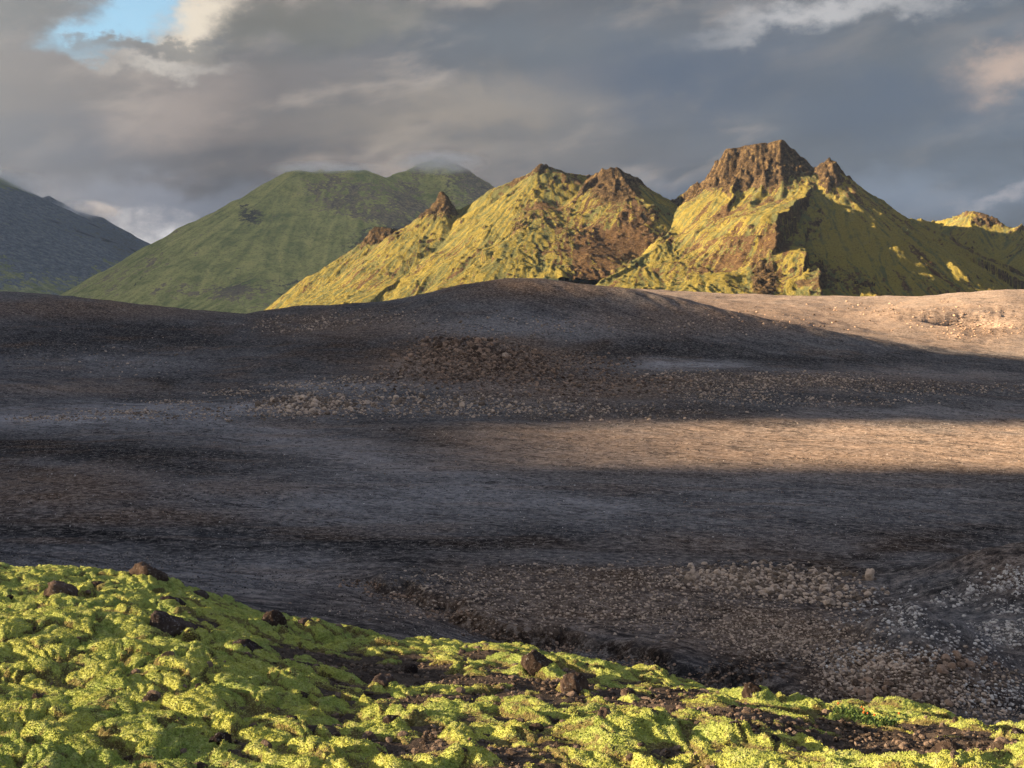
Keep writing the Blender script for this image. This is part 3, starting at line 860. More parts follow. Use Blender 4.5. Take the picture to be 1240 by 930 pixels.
# the tall crag-topped hill on the right with its shaded flank
mountain('mountain', 90, 1200, 1600, 2560, 2.4, [
    dict(pts=[(842, 247, 2570, 14), (852, 226, 2560, 34), (866, 204, 2550, 50), (882, 182, 2540, 70), (900, 177, 2530, 72), (925, 174, 2515, 70), (945, 170, 2500, 60), (957, 180, 2495, 34), (972, 193, 2485, 20), (982, 203, 2480, 10), (992, 203, 2470, 16),
              (1003, 193, 2465, 32), (1012, 203, 2475, 26), (1024, 218, 2500, 16), (1040, 234, 2550, 6), (1062, 250, 2640, 3), (1095, 263, 2720, 2), (1130, 268, 2760, 2),
              (1150, 263, 2740, 3), (1172, 255, 2700, 8), (1190, 259, 2680, 10), (1210, 268, 2660, 5), (1228, 276, 2640, 3), (1242, 272, 2620, 8), (1300, 290, 2580, 3), (1400, 330, 2500, 0), (1480, 362, 2450, 0)], s=(.62, .74)),
    dict(pts=[(1003, 200, 2465, 10), (996, 220, 2430, 4), (987, 243, 2380, 3), (984, 266, 2320, 3), (986, 290, 2250, 3), (1002, 314, 2190, 3), (1026, 333, 2120, 4), (1055, 350, 2060, 3), (1085, 366, 2000, 2), (1110, 384, 1930, 0)], s=(.72, .33), far=230),
    dict(pts=[(842, 250, 2560, 6), (815, 275, 2420, 3), (775, 310, 2230, 1), (735, 342, 2070, 0), (705, 365, 1990, 0)], s=(.34, .66)),
    dict(pts=[(872, 290, 2330, 0), (850, 328, 2160, 1), (832, 350, 2040, 1), (815, 374, 1950, 0)], s=(.12, .50), far=90),
    dict(pts=[(1180, 258, 2690, 4), (1172, 300, 2560, 2), (1150, 335, 2440, 0)], s=(.56, .50)),
    dict(pts=[(1242, 276, 2620, 6), (1238, 300, 2500, 6), (1262, 335, 2350, 2), (1290, 355, 2250, 0)], s=(.60, .60)),
], M_YELLOW, depth=.88, label='tall mossy hill with a dark crag on top and a shaded flank', seed=300, gully=5.5, crag=12,
    paint={'pale': [(1030, 290, 50, 45, .25), (1090, 310, 90, 45, .3), (1200, 320, 80, 40, .25)],  # light put into the moss colour of the shaded flank
           'scree': [(880, 300, 70, 26, .40), (905, 265, 60, 22, .25), (1000, 340, 40, 16, .3), (935, 345, 20, 20, .5), (790, 315, 50, 25, -.2)],
           'outcrop': [(905, 205, 62, 24, .8), (925, 335, 16, 28, .8), (1005, 212, 14, 22, .9), (1000, 325, 35, 25, .45), (1190, 266, 22, 9, .7), (985, 265, 14, 24, .5), (1050, 345, 20, 12, .6)],
           'rock': [(1090, 300, 90, 45, -.5), (1015, 285, 32, 42, -.7), (1050, 320, 40, 25, -.6), (900, 200, 70, 20, .25), (1010, 342, 50, 18, .55), (930, 345, 22, 18, .5), (990, 280, 10, 30, .4)]})

# far green dome
mountain('mountain', -2050, 500, 3700, 5700, 11.0, [
    dict(pts=[(85, 390, 4700, 0), (112, 370, 4750, 0), (160, 346, 4800, 0), (212, 318, 4850, 0), (262, 280, 4900, 0), (300, 244, 4950, 0), (338, 211, 5000, 0), (362, 205, 5000, 0), (385, 209, 5000, 0), (420, 206, 5000, 0), (440, 206, 5000, 0), (466, 215, 5080, 0),
              (488, 207, 5250, 0), (510, 197, 5350, 0), (535, 191, 5380, 0), (560, 201, 5350, 0), (592, 228, 5250, 0), (640, 262, 5100, 0), (720, 320, 5100, 0)], s=(.86, .62)),
    dict(pts=[(345, 210, 5000, 0), (330, 240, 4860, 0), (290, 290, 4600, 0), (232, 336, 4400, 0), (150, 366, 4200, 0)], s=(.60, .82)),
    dict(pts=[(445, 208, 5000, 0), (465, 245, 4800, 0), (450, 290, 4560, 0), (400, 330, 4350, 0)], s=(.62, .75)),
    dict(pts=[(535, 192, 5380, 0), (545, 230, 5150, 0), (560, 290, 4800, 0)], s=(.60, .70)),
    dict(pts=[(330, 322, 4250, 0), (312, 336, 4150, 0), (290, 356, 4050, 0)], s=(.45, .45)),
    dict(pts=[(390, 205, 5000, 0), (385, 260, 4720, 0), (360, 310, 4500, 0)], s=(.56, .78)),
], M_FAR, label='far green dome-shaped mountain with its top in mist', seed=500, gully=30, gscale=60, crag=0, floor=-60, rough=.8, warp=.45, rillamp=.06,
    paint={'scree': [(590, 200, 60, 60, .5), (480, 290, 70, 50, .5), (380, 345, 90, 20, .35), (250, 350, 80, 15, .3), (500, 215, 18, 30, .35), (340, 325, 50, 22, -.3), (420, 225, 60, 15, .25), (300, 240, 30, 30, -.3), (360, 280, 60, 30, -.35), (345, 335, 34, 18, -.5), (430, 250, 40, 20, .3)],
           'rock': [(300, 262, 20, 22, .5), (480, 305, 70, 40, .85), (545, 225, 30, 26, .4), (300, 330, 50, 16, .4), (270, 350, 60, 12, .35), (385, 345, 60, 18, .55), (330, 262, 30, 12, .3), (330, 325, 40, 15, -.3)]})

# dark blue mountain at the left, its summit out of the picture in the cloud
mountain('mountain', -6300, -1150, 3000, 8300, 26.0, [
    dict(pts=[(-700, -60, 6000, 0), (-420, 20, 6200, 0), (-250, 90, 6400, 0), (-120, 165, 6500, 0), (-60, 208, 6500, 0), (0, 232, 6500, 0), (35, 238, 6500, 0), (70, 254, 6500, 0), (120, 276, 6500, 0), (170, 295, 6500, 0), (212, 312, 6500, 0), (260, 345, 6500, 0)], s=(.6, .55)),
    dict(pts=[(60, 236, 7200, 0), (90, 254, 7200, 0), (120, 262, 7200, 0), (160, 285, 7200, 0), (210, 310, 7200, 0), (260, 335, 7200, 0)], s=(.6, .6)),
    dict(pts=[(-120, 170, 6500, 0), (-60, 250, 6000, 0), (-10, 310, 5600, 0)], s=(.5, .5)),
    dict(pts=[(30, 292, 5900, 0), (70, 318, 5500, 0), (110, 345, 5250, 0)], s=(.45, .45)),
    dict(pts=[(98, 304, 5600, 20), (118, 318, 5450, 10), (140, 345, 5300, 0)], s=(.6, .6)),
    dict(pts=[(-500, 0, 6300, 0), (-640, -150, 5300, 0), (-800, -210, 4500, 0), (-900, -120, 3900, 0), (-980, 260, 3450, 0)], s=(1.25, .9)),  # unseen ridge added left of the view to shade the far dome
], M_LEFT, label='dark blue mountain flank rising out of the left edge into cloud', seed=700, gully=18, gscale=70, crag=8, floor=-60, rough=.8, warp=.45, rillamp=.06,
    paint={'scree': [(40, 270, 150, 45, .45), (150, 305, 80, 30, .45), (60, 335, 120, 25, -.1), (100, 260, 200, 40, .4), (60, 310, 220, 70, .25)],  # spreads the hazy blue tone over the flank
           'rock': [(60, 275, 160, 40, .35), (150, 310, 60, 40, .3), (98, 315, 30, 20, -.5), (30, 300, 30, 14, -.4), (20, 335, 40, 20, -.3)]})

# unseen hill added left of the view, its crest shaped to shade the plain
LDX, LDY = ld.x, ld.y


def shade_hill(name, prof, xc, s, label, seed):
    """a long unseen hill added for its shade, running away from the viewer; prof: (distance, crest height) pairs"""
    pk = np.array([p[0] for p in prof], float)
    zk = np.array([p[1] for p in prof], float)
    X, Y = np.meshgrid(np.arange(xc - 820, xc + 821, 32.0), np.arange(pk[0], pk[-1], 6.0))
    w = 8 * fbm(X / 300, Y / 60, 4, seed) + 4 * fbm(X / 60, Y / 25, 3, seed + 1)
    Z = np.interp(Y + w, pk, zk) - s * np.abs(X - xc + 10 * fbm(X / 90, Y / 90, 3, seed + 2)) + 4 * fbm(X / 50, Y / 20, 4, seed + 3)
    o = grid_mesh(name, X, Y, Z, M_YELLOW, {'rock': np.full(X.shape, .2), 'scree': np.full(X.shape, .5), 'streak': np.full(X.shape, .5)}, keep=Z > -60)
    tag(o, label, None, None, 'structure')
    return o


TE = math.tan(math.radians(SUN_EL))
XC = -2500.0
dyc = XC * LDY / LDX                                   # offset of a light path between x = 0 and the crest


def cz(x_reach, zg=-40):
    """crest height whose shade ends at x_reach on ground at height zg"""
    return zg + (x_reach - XC) * TE / math.cos(math.radians(SUN_AZ))


shade_hill('hill', [(y + dyc, z) for y, z in [
    (-80, -80), (-60, cz(0, 4)), (58, cz(0, 4)), (76, cz(650)), (250, cz(650)), (352, cz(640)), (374, cz(95)), (430, cz(70)), (502, cz(80)), (516, cz(640)), (700, cz(680, -30)), (830, cz(600, -20)),
    (862, cz(375, -20)), (890, cz(230, 0)), (930, cz(120, 34)), (1000, cz(-80, 30)), (1120, cz(-330, 25)), (1160, -60), (1200, -80)]], XC, .85,
    'unseen long hill with a cleft beyond the left edge, added to shade the plain', 900)

# ------------------------------------------------------------------ foreground slope: crest rows and distances
CR_PX = np.array([-500, 0, 150, 330, 450, 640, 800, 900, 1000, 1130, 1240, 1700], float)
CR_ROW = np.array([668, 690, 700, 752, 778, 805, 830, 850, 868, 880, 898, 920], float)
CR_D = np.array([34, 30, 28.5, 26, 24, 21, 19, 17.6, 16.4, 15.0, 14.0, 13.0], float)
Y0, Z0 = 9.6, -3.45


def slope_z(x, y):
    r = np.hypot(x, y)
    th = np.arctan2(x, y)
    thc = np.clip(th, -.64, .62)
    px = CX + F * np.tan(thc)
    ye = r * np.cos(thc)
    D = pchip(CR_PX, CR_D, px)
    zc = (HR - pchip(CR_PX, CR_ROW, px)) / F * D
    t = (ye - Y0) / (D - Y0)
    lin = Z0 + (zc - Z0) * t
    # gentle rounding so that the slope steepens past the crest
    over = np.maximum(ye - D, 0)
    z = lin + .35 * np.sin(np.clip(t, 0, 1) * math.pi) * (D / 25) - .38 * over - .008 * over ** 2 * (over < 60)
    z = np.where(ye < Y0, Z0 + (Y0 - ye) * .16, z)
    return z, t, px, ye


def relief(x, y):
    """undulation common to soil and moss"""
    return .22 * fbm(x / 4.2, y / 4.2, 3, 201) + .07 * fbm(x / 1.3, y / 1.3, 3, 202)


# boulders of the near slope: photo column, row, width, height, depth ratio, turn, material, seed, label, tilt
BOULDERS = [
    (178, 712, 52, 36, .8, .2, M_LAVA, 1, 'large brown lava boulder breaking the crest of the moss slope at the left', .45),
    (243, 732, 26, 20, .8, .5, M_LAVAG, 2, 'small dark rock just under the moss crest right of the crest boulder', .3),
    (78, 730, 52, 30, .8, .3, M_LAVA, 3, 'reddish brown rock half sunk in moss at the upper left', .35),
    (205, 778, 84, 42, .7, .4, M_LAVAG, 4, 'longest dark lava boulder, slanting down through thick moss on the left', .62),
    (208, 740, 40, 18, .8, .1, M_LAVAG, 5, 'flat dark rock between the crest boulder and the long slanting boulder', .25),
    (298, 800, 46, 28, .8, .2, M_LAVAG, 6, 'dark speckled rock right of the long slanting boulder', .45),
    (331, 768, 34, 30, .9, .8, M_LAVA, 7, 'rounded brown boulder alone in the moss right of the long slanting one', .1),
    (372, 764, 34, 18, .8, .2, M_LAVAG, 8, 'low dark rock beside the rounded brown boulder', .45),
    (466, 836, 32, 22, .9, .4, M_LAVAG, 9, 'grey speckled rock on bare soil left of the middle', .15),
    (498, 815, 18, 16, .9, .4, M_LAVAG, 10, 'small grey rock tucked under a moss cushion left of the middle', 0.1),
    (472, 886, 30, 18, .9, .1, M_LAVA, 11, 'flat brown rock among moss near the bottom, left of the middle', .1),
    (378, 896, 26, 16, .9, .7, M_LAVAG, 12, 'grey rock among small moss tufts near the bottom left', .1),
    (560, 922, 28, 16, .9, .5, M_LAVAG, 13, 'pale grey rock at the bottom edge left of the middle', .1),
    (652, 822, 46, 34, .85, .2, M_LAVA, 14, 'tall brown boulder on the moss crest right of the middle', .2),
    (696, 838, 42, 30, .8, .6, M_LAVA, 15, 'dark brown boulder leaning down beside the tall crest boulder', .5),
    (760, 848, 22, 16, .9, .3, M_LAVA, 16, 'small pinkish brown rock below the crest, right of the leaning boulder', .1),
    (731, 892, 34, 34, .8, .4, M_LAVA, 17, 'rusty brown rock standing up under a moss cushion', .35),
    (914, 850, 32, 24, .8, .3, M_LAVA, 18, 'brown rock on the moss crest right of the middle', .2),
    (790, 884, 24, 18, .9, .5, M_LAVAG, 19, 'grey rock on bare gravel right of the rusty standing rock', .15),
    (890, 898, 30, 20, .9, .1, M_LAVA, 20, 'tan rock half wrapped in moss on the gravel patch', .15),
    (1145, 924, 58, 36, .9, .3, M_LAVA, 21, 'round pinkish brown boulder at the bottom right corner', .1),
    (936, 905, 22, 14, .9, .6, M_LAVAG, 22, 'pale grey rock below the crest left of the green herbs', .1),
    (268, 905, 30, 18, .9, .6, M_LAVAG, 23, 'dark rock in a moss hollow near the bottom left', .1),
    (120, 715, 22, 12, .9, .2, M_LAVA, 24, 'small brown rock just left of the crest boulder', .1),
    (1232, 898, 22, 14, .9, .2, M_LAVAG, 25, 'grey rock at the right edge of the moss crest', .1),
]
BPOS = []                                    # x, y, radius; filled once the slope is known


def moss_layer(x, y, t, px):
    """thickness of moss above the soil (negative: bare) and how worn it looks"""
    # cushions drawn out down the slope
    a = math.radians(-52)
    ca, sa = math.cos(a), math.sin(a)
    wx = x + .22 * fbm(x / .9, y / .9, 3, 210)
    wy = y + .22 * fbm(x / .9, y / .9, 3, 211)
    p = (wx * ca + wy * sa) / 2.5
    q = (-wx * sa + wy * ca)
    f1, f2, i1 = worley(p / .33, q / .33, 220)
    d1 = np.clip(1 - (f1 / .92) ** 2, 0, 1) ** .8
    g1, g2, i2 = worley(p / .15 * 1.2, q / .15, 221)
    d2 = np.clip(1 - (g1 / .92) ** 2, 0, 1) ** .8
    h1, h2, i3 = worley(x / .085, y / .10, 222)
    d3 = np.clip(1 - h1 / .8, 0, 1)
    cover = .7 * fbm(x / 2.6 + .3 * y, y / 2.6, 4, 230) + 1.05 * fbm(p / .36, q / .36, 4, 231)
    left = sstep(px, 520, 180)
    low = sstep(t, .55, .15)
    band = np.exp(-(((px - 640) / 420) ** 2)) * np.exp(-((t - .42 - .15 * fbm(x / 1.1, y / 1.1, 3, 238)) / .16) ** 2) * .55 + np.exp(-(((px - 430) / 150) ** 2 + ((t - .42) / .14) ** 2)) * .35
    right = np.exp(-(((px - 1120) / 140) ** 2 + ((t - .25) / .25) ** 2)) * .8 + np.exp(-(((px - 760) / 300) ** 2 + ((t - .12) / .12) ** 2)) * .35
    bias = .24 + .30 * left + .40 * sstep(t, .66, .92) - band - right + .10 * (i1 - .5)
    m = cover * .75 + bias + .45 * (d1 - .55)
    collar = 0
    for (bx_, by_, br_) in BPOS:
        dd = np.hypot(x - bx_, y - by_)
        m = m + .55 * np.exp(-(dd / (1.7 * br_)) ** 2)
        collar = collar + .28 * br_ * np.exp(-((dd - 1.05 * br_) / (.40 * br_)) ** 2)
    fine_ = .12 + 1.0 * sstep(fbm(x / 1.6, y / 1.6, 3, 236), -.35, .35)
    k_ = sstep(m, -.05, .75)
    th = k_ * (.04 + .075 * d1 * (.4 + 1.2 * i1) + .048 * d2 * (.4 + 1.2 * i2) * fine_ * .8 + .010 * d3 * (.5 + i3) * fine_ - .05 * np.exp(-((f2 - f1) / .10) ** 2) - .025 * np.exp(-((g2 - g1) / .12) ** 2)) + .008 * fbm(x / .06, y / .06, 3, 233)
    th = th + collar * k_
    th = th - .10 * sstep(-m, -.12, .12)
    cav = (1 - d1) * .22 + (1 - d2) * .22 + .50 * np.exp(-((f2 - f1) / .12) ** 2) + .20 * np.exp(-((g2 - g1) / .12) ** 2)
    worn = np.clip(.20 + cav + .55 * sstep(.35 - m, 0, .35) + .75 * fbm(x / .5, y / .5, 4, 240) - .12 * left, 0, 1)
    return th, worn, m


def polar(u0, u1, nu, radii, nside):
    thf = np.arctan(np.linspace(u0, u1, nu))
    side = np.linspace(thf[-1], math.pi, nside)[1:]
    th = np.concatenate([-side[::-1][1:], thf, side])
    return np.meshgrid(radii, th, indexing='ij')


# radii so that rows on the picture stay evenly spaced
def add_fuzz(o):
    """short upright shoots all over the moss"""
    ng = bpy.data.node_groups.new('moss_shoots', 'GeometryNodeTree')
    ng.interface.new_socket('Geometry', in_out='INPUT', socket_type='NodeSocketGeometry')
    ng.interface.new_socket('Geometry', in_out='OUTPUT', socket_type='NodeSocketGeometry')
    n, l = ng.nodes, ng.links
    gi, go = n.new('NodeGroupInput'), n.new('NodeGroupOutput')
    at = n.new('GeometryNodeInputNamedAttribute')
    at.data_type = 'FLOAT'
    at.inputs['Name'].default_value = 'fuzz'
    mul = n.new('ShaderNodeMath')
    mul.operation = 'MULTIPLY'
    l.new(at.outputs['Attribute'], mul.inputs[0])
    mul.inputs[1].default_value = 2600.0
    dist = n.new('GeometryNodeDistributePointsOnFaces')
    l.new(gi.outputs[0], dist.inputs['Mesh'])
    l.new(mul.outputs[0], dist.inputs['Density'])
    cone = n.new('GeometryNodeMeshCone')
    cone.inputs['Vertices'].default_value = 4
    cone.inputs['Radius Top'].default_value = 0.0
    cone.inputs['Radius Bottom'].default_value = 0.0050
    cone.inputs['Depth'].default_value = 0.013
    try:
        cone.fill_type = 'NONE'
    except Exception:
        pass
    sm = n.new('GeometryNodeSetMaterial')
    sm.inputs['Material'].default_value = M_SHOOT
    l.new(cone.outputs['Mesh'], sm.inputs['Geometry'])
    inst = n.new('GeometryNodeInstanceOnPoints')
    l.new(dist.outputs['Points'], inst.inputs['Points'])
    l.new(sm.outputs[0], inst.inputs['Instance'])
    l.new(dist.outputs['Rotation'], inst.inputs['Rotation'])
    rv = n.new('FunctionNodeRandomValue')
    rv.data_type = 'FLOAT'
    rv.inputs[2].default_value = .5
    rv.inputs[3].default_value = 1.5
    l.new(rv.outputs[1], inst.inputs['Scale'])
    rr = n.new('FunctionNodeRandomValue')
    rr.data_type = 'FLOAT_VECTOR'
    rr.inputs[0].default_value = (-.9, -.9, 0)
    rr.inputs[1].default_value = (.9, .9, 6.28)
    rot = n.new('GeometryNodeRotateInstances')
    l.new(inst.outputs[0], rot.inputs['Instances'])
    l.new(rr.outputs[0], rot.inputs['Rotation'])
    jn = n.new('GeometryNodeJoinGeometry')
    l.new(gi.outputs[0], jn.inputs[0])
    l.new(rot.outputs[0], jn.inputs[0])
    l.new(jn.outputs[0], go.inputs[0])
    md = o.modifiers.new('shoots', 'NODES')
    md.node_group = ng


def build_foreground():
    R, TH = polar(-.48, .48, 260, np.concatenate([np.linspace(.3, 8.5, 20)[:-1], np.geomspace(8.5, 36, 300)[:-1], np.geomspace(36, 125, 40)]), 30)
    X, Y = R * np.sin(TH), R * np.cos(TH)
    z, t, px, ye = slope_z(X, Y)
    Z = z + relief(X, Y) * sstep(R, 1, 6) + .03 * fbm(X / .22, Y / .22, 3, 250)
    tz = terrain(X, Y, False) + .25
    Z = np.where(R > 38, np.maximum(Z, np.minimum(tz - .6, Z)), Z)
    grey = sstep(t, 1.02, 1.12)
    o = grid_mesh('hillside', X, Y, Z, M_HILL, {'grey': grey}, wrap=True)
    tag(o, 'gravelly brown soil of the near slope', None, None, 'structure')
    R, TH = polar(-.46, .46, 840, np.concatenate([np.linspace(2.0, 8.9, 60)[:-1], np.geomspace(8.9, 36, 620)]), 60)
    X, Y = R * np.sin(TH), R * np.cos(TH)
    z, t, px, ye = slope_z(X, Y)
    th, worn, m = moss_layer(X, Y, t, px)
    edge = sstep(t, 1.06, 1.16)
    th = th - edge * .5
    Z = z + relief(X, Y) * sstep(R, 1, 6) + th
    fuzz = (R > 8.5) & (R < 30) & (np.abs(TH) < .44) & (th > .01)
    o = grid_mesh('moss', X, Y, Z, M_MOSS, {'worn': worn, 'fuzz': fuzz * np.clip(1.15 - 1.1 * worn, 0, 1) * np.clip(16 / np.maximum(R, 1), .35, 1.4)}, keep=th > -.03)
    add_fuzz(o)
    tag(o, 'yellow green woolly moss in thick cushions over the near slope', 'moss', None, 'stuff')


_FPX = np.linspace(-60, 1300, 171)
_FY = np.geomspace(7, 40, 900)
_fx = (_FPX[:, None] - CX) / F * _FY[None]
_fy = np.broadcast_to(_FY[None], _fx.shape).copy()
_fz, _ft, _fp, _fe = slope_z(_fx, _fy)
_fz = _fz + relief(_fx, _fy)
_FROW = np.minimum.accumulate(HR - F * _fz / _FY[None], axis=1)


def slope_at(px, row):
    px = np.atleast_1d(np.asarray(px, float))
    row = np.atleast_1d(np.asarray(row, float))
    ci = np.clip(((px - _FPX[0]) / (_FPX[1] - _FPX[0])).round().astype(int), 0, len(_FPX) - 1)
    y = np.zeros(px.shape)
    for c in np.unique(ci):
        s = ci == c
        j = np.searchsorted(_FROW[c][::-1], row[s])
        y[s] = _FY[::-1][np.clip(j, 0, len(_FY) - 1)]
    x = (px - CX) / F * y
    z = slope_z(x, y)[0] + relief(x, y)
    return x, y, z


for _a in BOULDERS:
    _x, _y, _z = slope_at([_a[0]], [_a[1]])
    BPOS.append((float(_x[0]), float(_y[0]), .47 * _a[2] * float(_y[0]) / F))
build_foreground()

# ------------------------------------------------------------------ stones
def ico(sub):
    import bmesh
    bm = bmesh.new()
    bmesh.ops.create_icosphere(bm, subdivisions=sub, radius=1.0)
    bm.verts.ensure_lookup_table()
    co = np.array([v.co[:] for v in bm.verts])
    fa = np.array([[v.index for v in f.verts] for f in bm.faces])
    bm.free()
    return co, fa


ICO = {s: ico(s) for s in (1, 2, 3, 4)}
ICO[0] = (np.array([(1, 0, 0), (-1, 0, 0), (0, 1, 0), (0, -1, 0), (0, 0, 1), (0, 0, -1)], float),
          np.array([(0, 2, 4), (2, 1, 4), (1, 3, 4), (3, 0, 4), (2, 0, 5), (1, 2, 5), (3, 1, 5), (0, 3, 5)]))


def facet(co, rng, n=9, depth=(.55, .9)):
    """cut an irregular block out of a ball with planes"""
    co = co.copy()
    for _ in range(n):
        d = rng.normal(size=3)
        d /= np.linalg.norm(d)
        h = rng.uniform(*depth)
        s = co @ d
        over = s > h
        co[over] -= np.outer((s[over] - h) * .92, d)
    return co


def rock_shape(sub, rng, rough=.12):
    co, fa = ICO[sub]
    c = facet(co, rng)
    sd = int(rng.integers(1, 9999))
    n = fbm(c[:, 0] * 1.7 + c[:, 2] * 1.3 + 9, c[:, 1] * 1.7 - c[:, 2] * .9 + 4, 4, sd)
    nrm = c / np.linalg.norm(c, axis=1, keepdims=True)
    c = c + nrm * (rough * n)[:, None]
    if sub >= 3:
        m = ridged(c[:, 0] * 4 + c[:, 2] * 3, c[:, 1] * 4 - c[:, 2] * 2, 3, sd + 5)
        c = c + nrm * (.05 * (m - .6))[:, None]
    return c, fa


def rot_mats(n, rng):
    q = rng.normal(size=(n, 4))
    q /= np.linalg.norm(q, axis=1, keepdims=True)
    w, x, y, z = q.T
    return np.stack([np.stack([1 - 2 * (y * y + z * z), 2 * (x * y - z * w), 2 * (x * z + y * w)], -1),
                     np.stack([2 * (x * y + z * w), 1 - 2 * (x * x + z * z), 2 * (y * z - x * w)], -1),
                     np.stack([2 * (x * z - y * w), 2 * (y * z + x * w), 1 - 2 * (x * x + y * y)], -1)], 1)


def stones(name, x, y, z, size, mat, label, seed, sub=1, px_size=None):
    """many loose stones as one mesh; those that show small get fewer faces"""
    rng = np.random.default_rng(seed)
    CO, FA, TV = [], [], []
    off = 0
    small = np.zeros(len(x), bool) if px_size is None else px_size < 3.2
    for lvl, sel in ((sub, ~small), (0, small)):
        n = int(sel.sum())
        if n == 0:
            continue
        if lvl == 0:
            bases = [(ICO[0][0] * rng.uniform(.6, 1.25, (6, 1)) + rng.normal(0, .12, (6, 3)), ICO[0][1]) for _ in range(12)]
        else:
            bases = [rock_shape(lvl, rng, .2) for _ in range(8)]
        fa = bases[0][1]
        B = np.array([b_[0] for b_ in bases])[rng.integers(0, len(bases), n)]
        B = B * rng.uniform(.6, 1.15, (n, 1, 3))
        B = np.einsum('nij,nvj->nvi', rot_mats(n, rng), B)
        B[:, :, 2] *= .75
        sz = size[sel]
        co = B * sz[:, None, None] * .5 + np.stack([x[sel], y[sel], z[sel] + sz * .09], -1)[:, None, :]
        nv = co.shape[1]
        FA.append((fa[None] + (np.arange(n) * nv)[:, None, None]).reshape(-1, 3) + off)
        CO.append(co.reshape(-1, 3))
        TV.append(np.repeat(rng.uniform(0, 1, n), nv))
        off += n * nv
    o = raw_mesh(name, np.concatenate(CO), np.concatenate(FA), mat, {'tone': np.concatenate(TV)}, smooth=False)
    tag(o, label, name, None, 'stuff')
    return o


def pick(blobs, n, rng):
    """random photo positions inside soft ellipses (column, row, half-width, half-height, weight)"""
    w = np.array([b[4] * b[2] * b[3] for b in blobs], float)
    i = rng.choice(len(blobs), n, p=w / w.sum())
    b = np.array(blobs)[i]
    a = rng.uniform(0, 2 * math.pi, n)
    r = np.sqrt(rng.uniform(0, 1, n)) * (1 + .25 * rng.normal(size=n))
    return b[:, 0] + b[:, 2] * r * np.cos(a), b[:, 1] + b[:, 3] * r * np.sin(a)


STONE_MESHES = {}


def single_stones(x, y, z, size, mat, label, group, seed):
    rng = np.random.default_rng(seed + 500)
    if mat.name not in STONE_MESHES:
        ms = []
        for i in range(10):
            co, fa = rock_shape(2, rng, .2)
            co = co * rng.uniform(.65, 1.15, 3) * np.array([1, 1, .8])
            me = bpy.data.meshes.new('stone')
            me.from_pydata([tuple(c) for c in co], [], [tuple(int(k) for k in f) for f in fa])
            at = me.attributes.new('tone', 'FLOAT', 'POINT')
            at.data.foreach_set('value', np.full(len(co), (i + .5) / 10, dtype=np.float32))
            me.materials.append(mat)
            ms.append(me)
        STONE_MESHES[mat.name] = ms
    for i in range(len(x)):
        o = bpy.data.objects.new('stone', STONE_MESHES[mat.name][int(rng.integers(0, 10))])
        COL.objects.link(o)
        o.location = (x[i], y[i], z[i] + size[i] * .06)
        o.rotation_euler = (rng.uniform(-.5, .5), rng.uniform(-.5, .5), rng.uniform(0, 6.28))
        o.scale = (size[i] * .5,) * 3
        tag(o, label, 'stone', group)


def field(name, blobs, n, smin, smax, mat, label, seed, sub=1, clump=0.0, singles=None):
    rng = np.random.default_rng(seed)
    px, row = pick(blobs, n, rng)
    x, y = ground_at(px, row)
    if clump:
        k_ = fbm(x / 5, y / 5, 3, seed + 3) > -clump * .5 + .0
        x, y = x[k_], y[k_]
    z = terrain(x, y)
    s = (smin + (smax - smin) * rng.uniform(0, 1, len(x)) ** 3) * y / F
    ok = (y < 1650) & (y > 62)
    if singles:
        num, lab, grp = singles
        big = np.argsort(-np.where(ok, s * F / y, 0))[:num]
        single_stones(x[big], y[big], z[big], s[big], mat, lab, grp, seed)
        ok[big] = False
    stones(name, x[ok], y[ok], z[ok], s[ok], mat, label, seed, sub, s[ok] * F / y[ok])


field('rubble', [(560, 425, 70, 14, 2.5), (640, 440, 120, 14, 1.5), (720, 465, 130, 14, 1.2), (540, 450, 90, 18, 1.0)], 4200, 1.8, 6.5, M_DARKST,
      'brown lava rubble covering the knoll in the middle of the plain', 31)
field('rubble', [(560, 415, 42, 6, 2.5), (590, 424, 60, 8, 1.2), (510, 432, 30, 8, .8)], 220, 4, 11, M_DARKST,
      'large brown lava blocks along the top of the knoll', 40, 2,
      singles=(70, 'angular brown lava block on the crest of the rubble knoll in the plain', 'lava blocks along the knoll crest'))
field('rubble', [(370, 490, 60, 14, 2.2), (520, 490, 210, 15, 1.6), (730, 500, 150, 10, .8), (250, 500, 160, 8, .8), (140, 505, 140, 6, .6), (420, 470, 120, 8, .8)], 4600, 1.7, 6.0, M_STONE,
      'tan stones along the low rise before the knoll', 32)
field('rubble', [(70, 507, 60, 3, 1), (150, 499, 50, 3, 1), (215, 487, 40, 3, 1.2), (285, 475, 40, 4, 1.2), (355, 466, 40, 4, 1.2), (430, 459, 40, 5, 1)], 900, 2.0, 5.5, M_STONE,
      'tan stones along the rim of the hollow at the left', 46)
field('rubble', [(360, 492, 38, 12, 2.5), (430, 484, 50, 10, 1.0), (520, 488, 80, 10, .5)], 170, 5, 13, M_STONE,
      'angular tan blocks of the outcrop left of the knoll', 42, 2,
      singles=(60, 'angular tan block in the low outcrop left of the rubble knoll', 'tan blocks of the low outcrop'))
field('rubble', [(960, 460, 110, 9, 2.0), (1120, 470, 140, 8, 1.0), (880, 475, 80, 14, 1.5), (1010, 486, 140, 6, .6), (830, 455, 60, 8, 1)], 3400, 1.6, 5.0, M_STONE,
      'tan stones on the low ridge right of the knoll', 33)
field('rubble', [(720, 700, 200, 18, .9), (640, 735, 180, 26, .8), (850, 740, 180, 28, 1.0), (940, 765, 110, 24, 1.4), (560, 710, 100, 16, .6), (960, 780, 90, 20, 1.3)], 7500, 2.0, 6.0, M_STONE,
      'tan stones strewn over the gravel flat below the moss slope', 34)
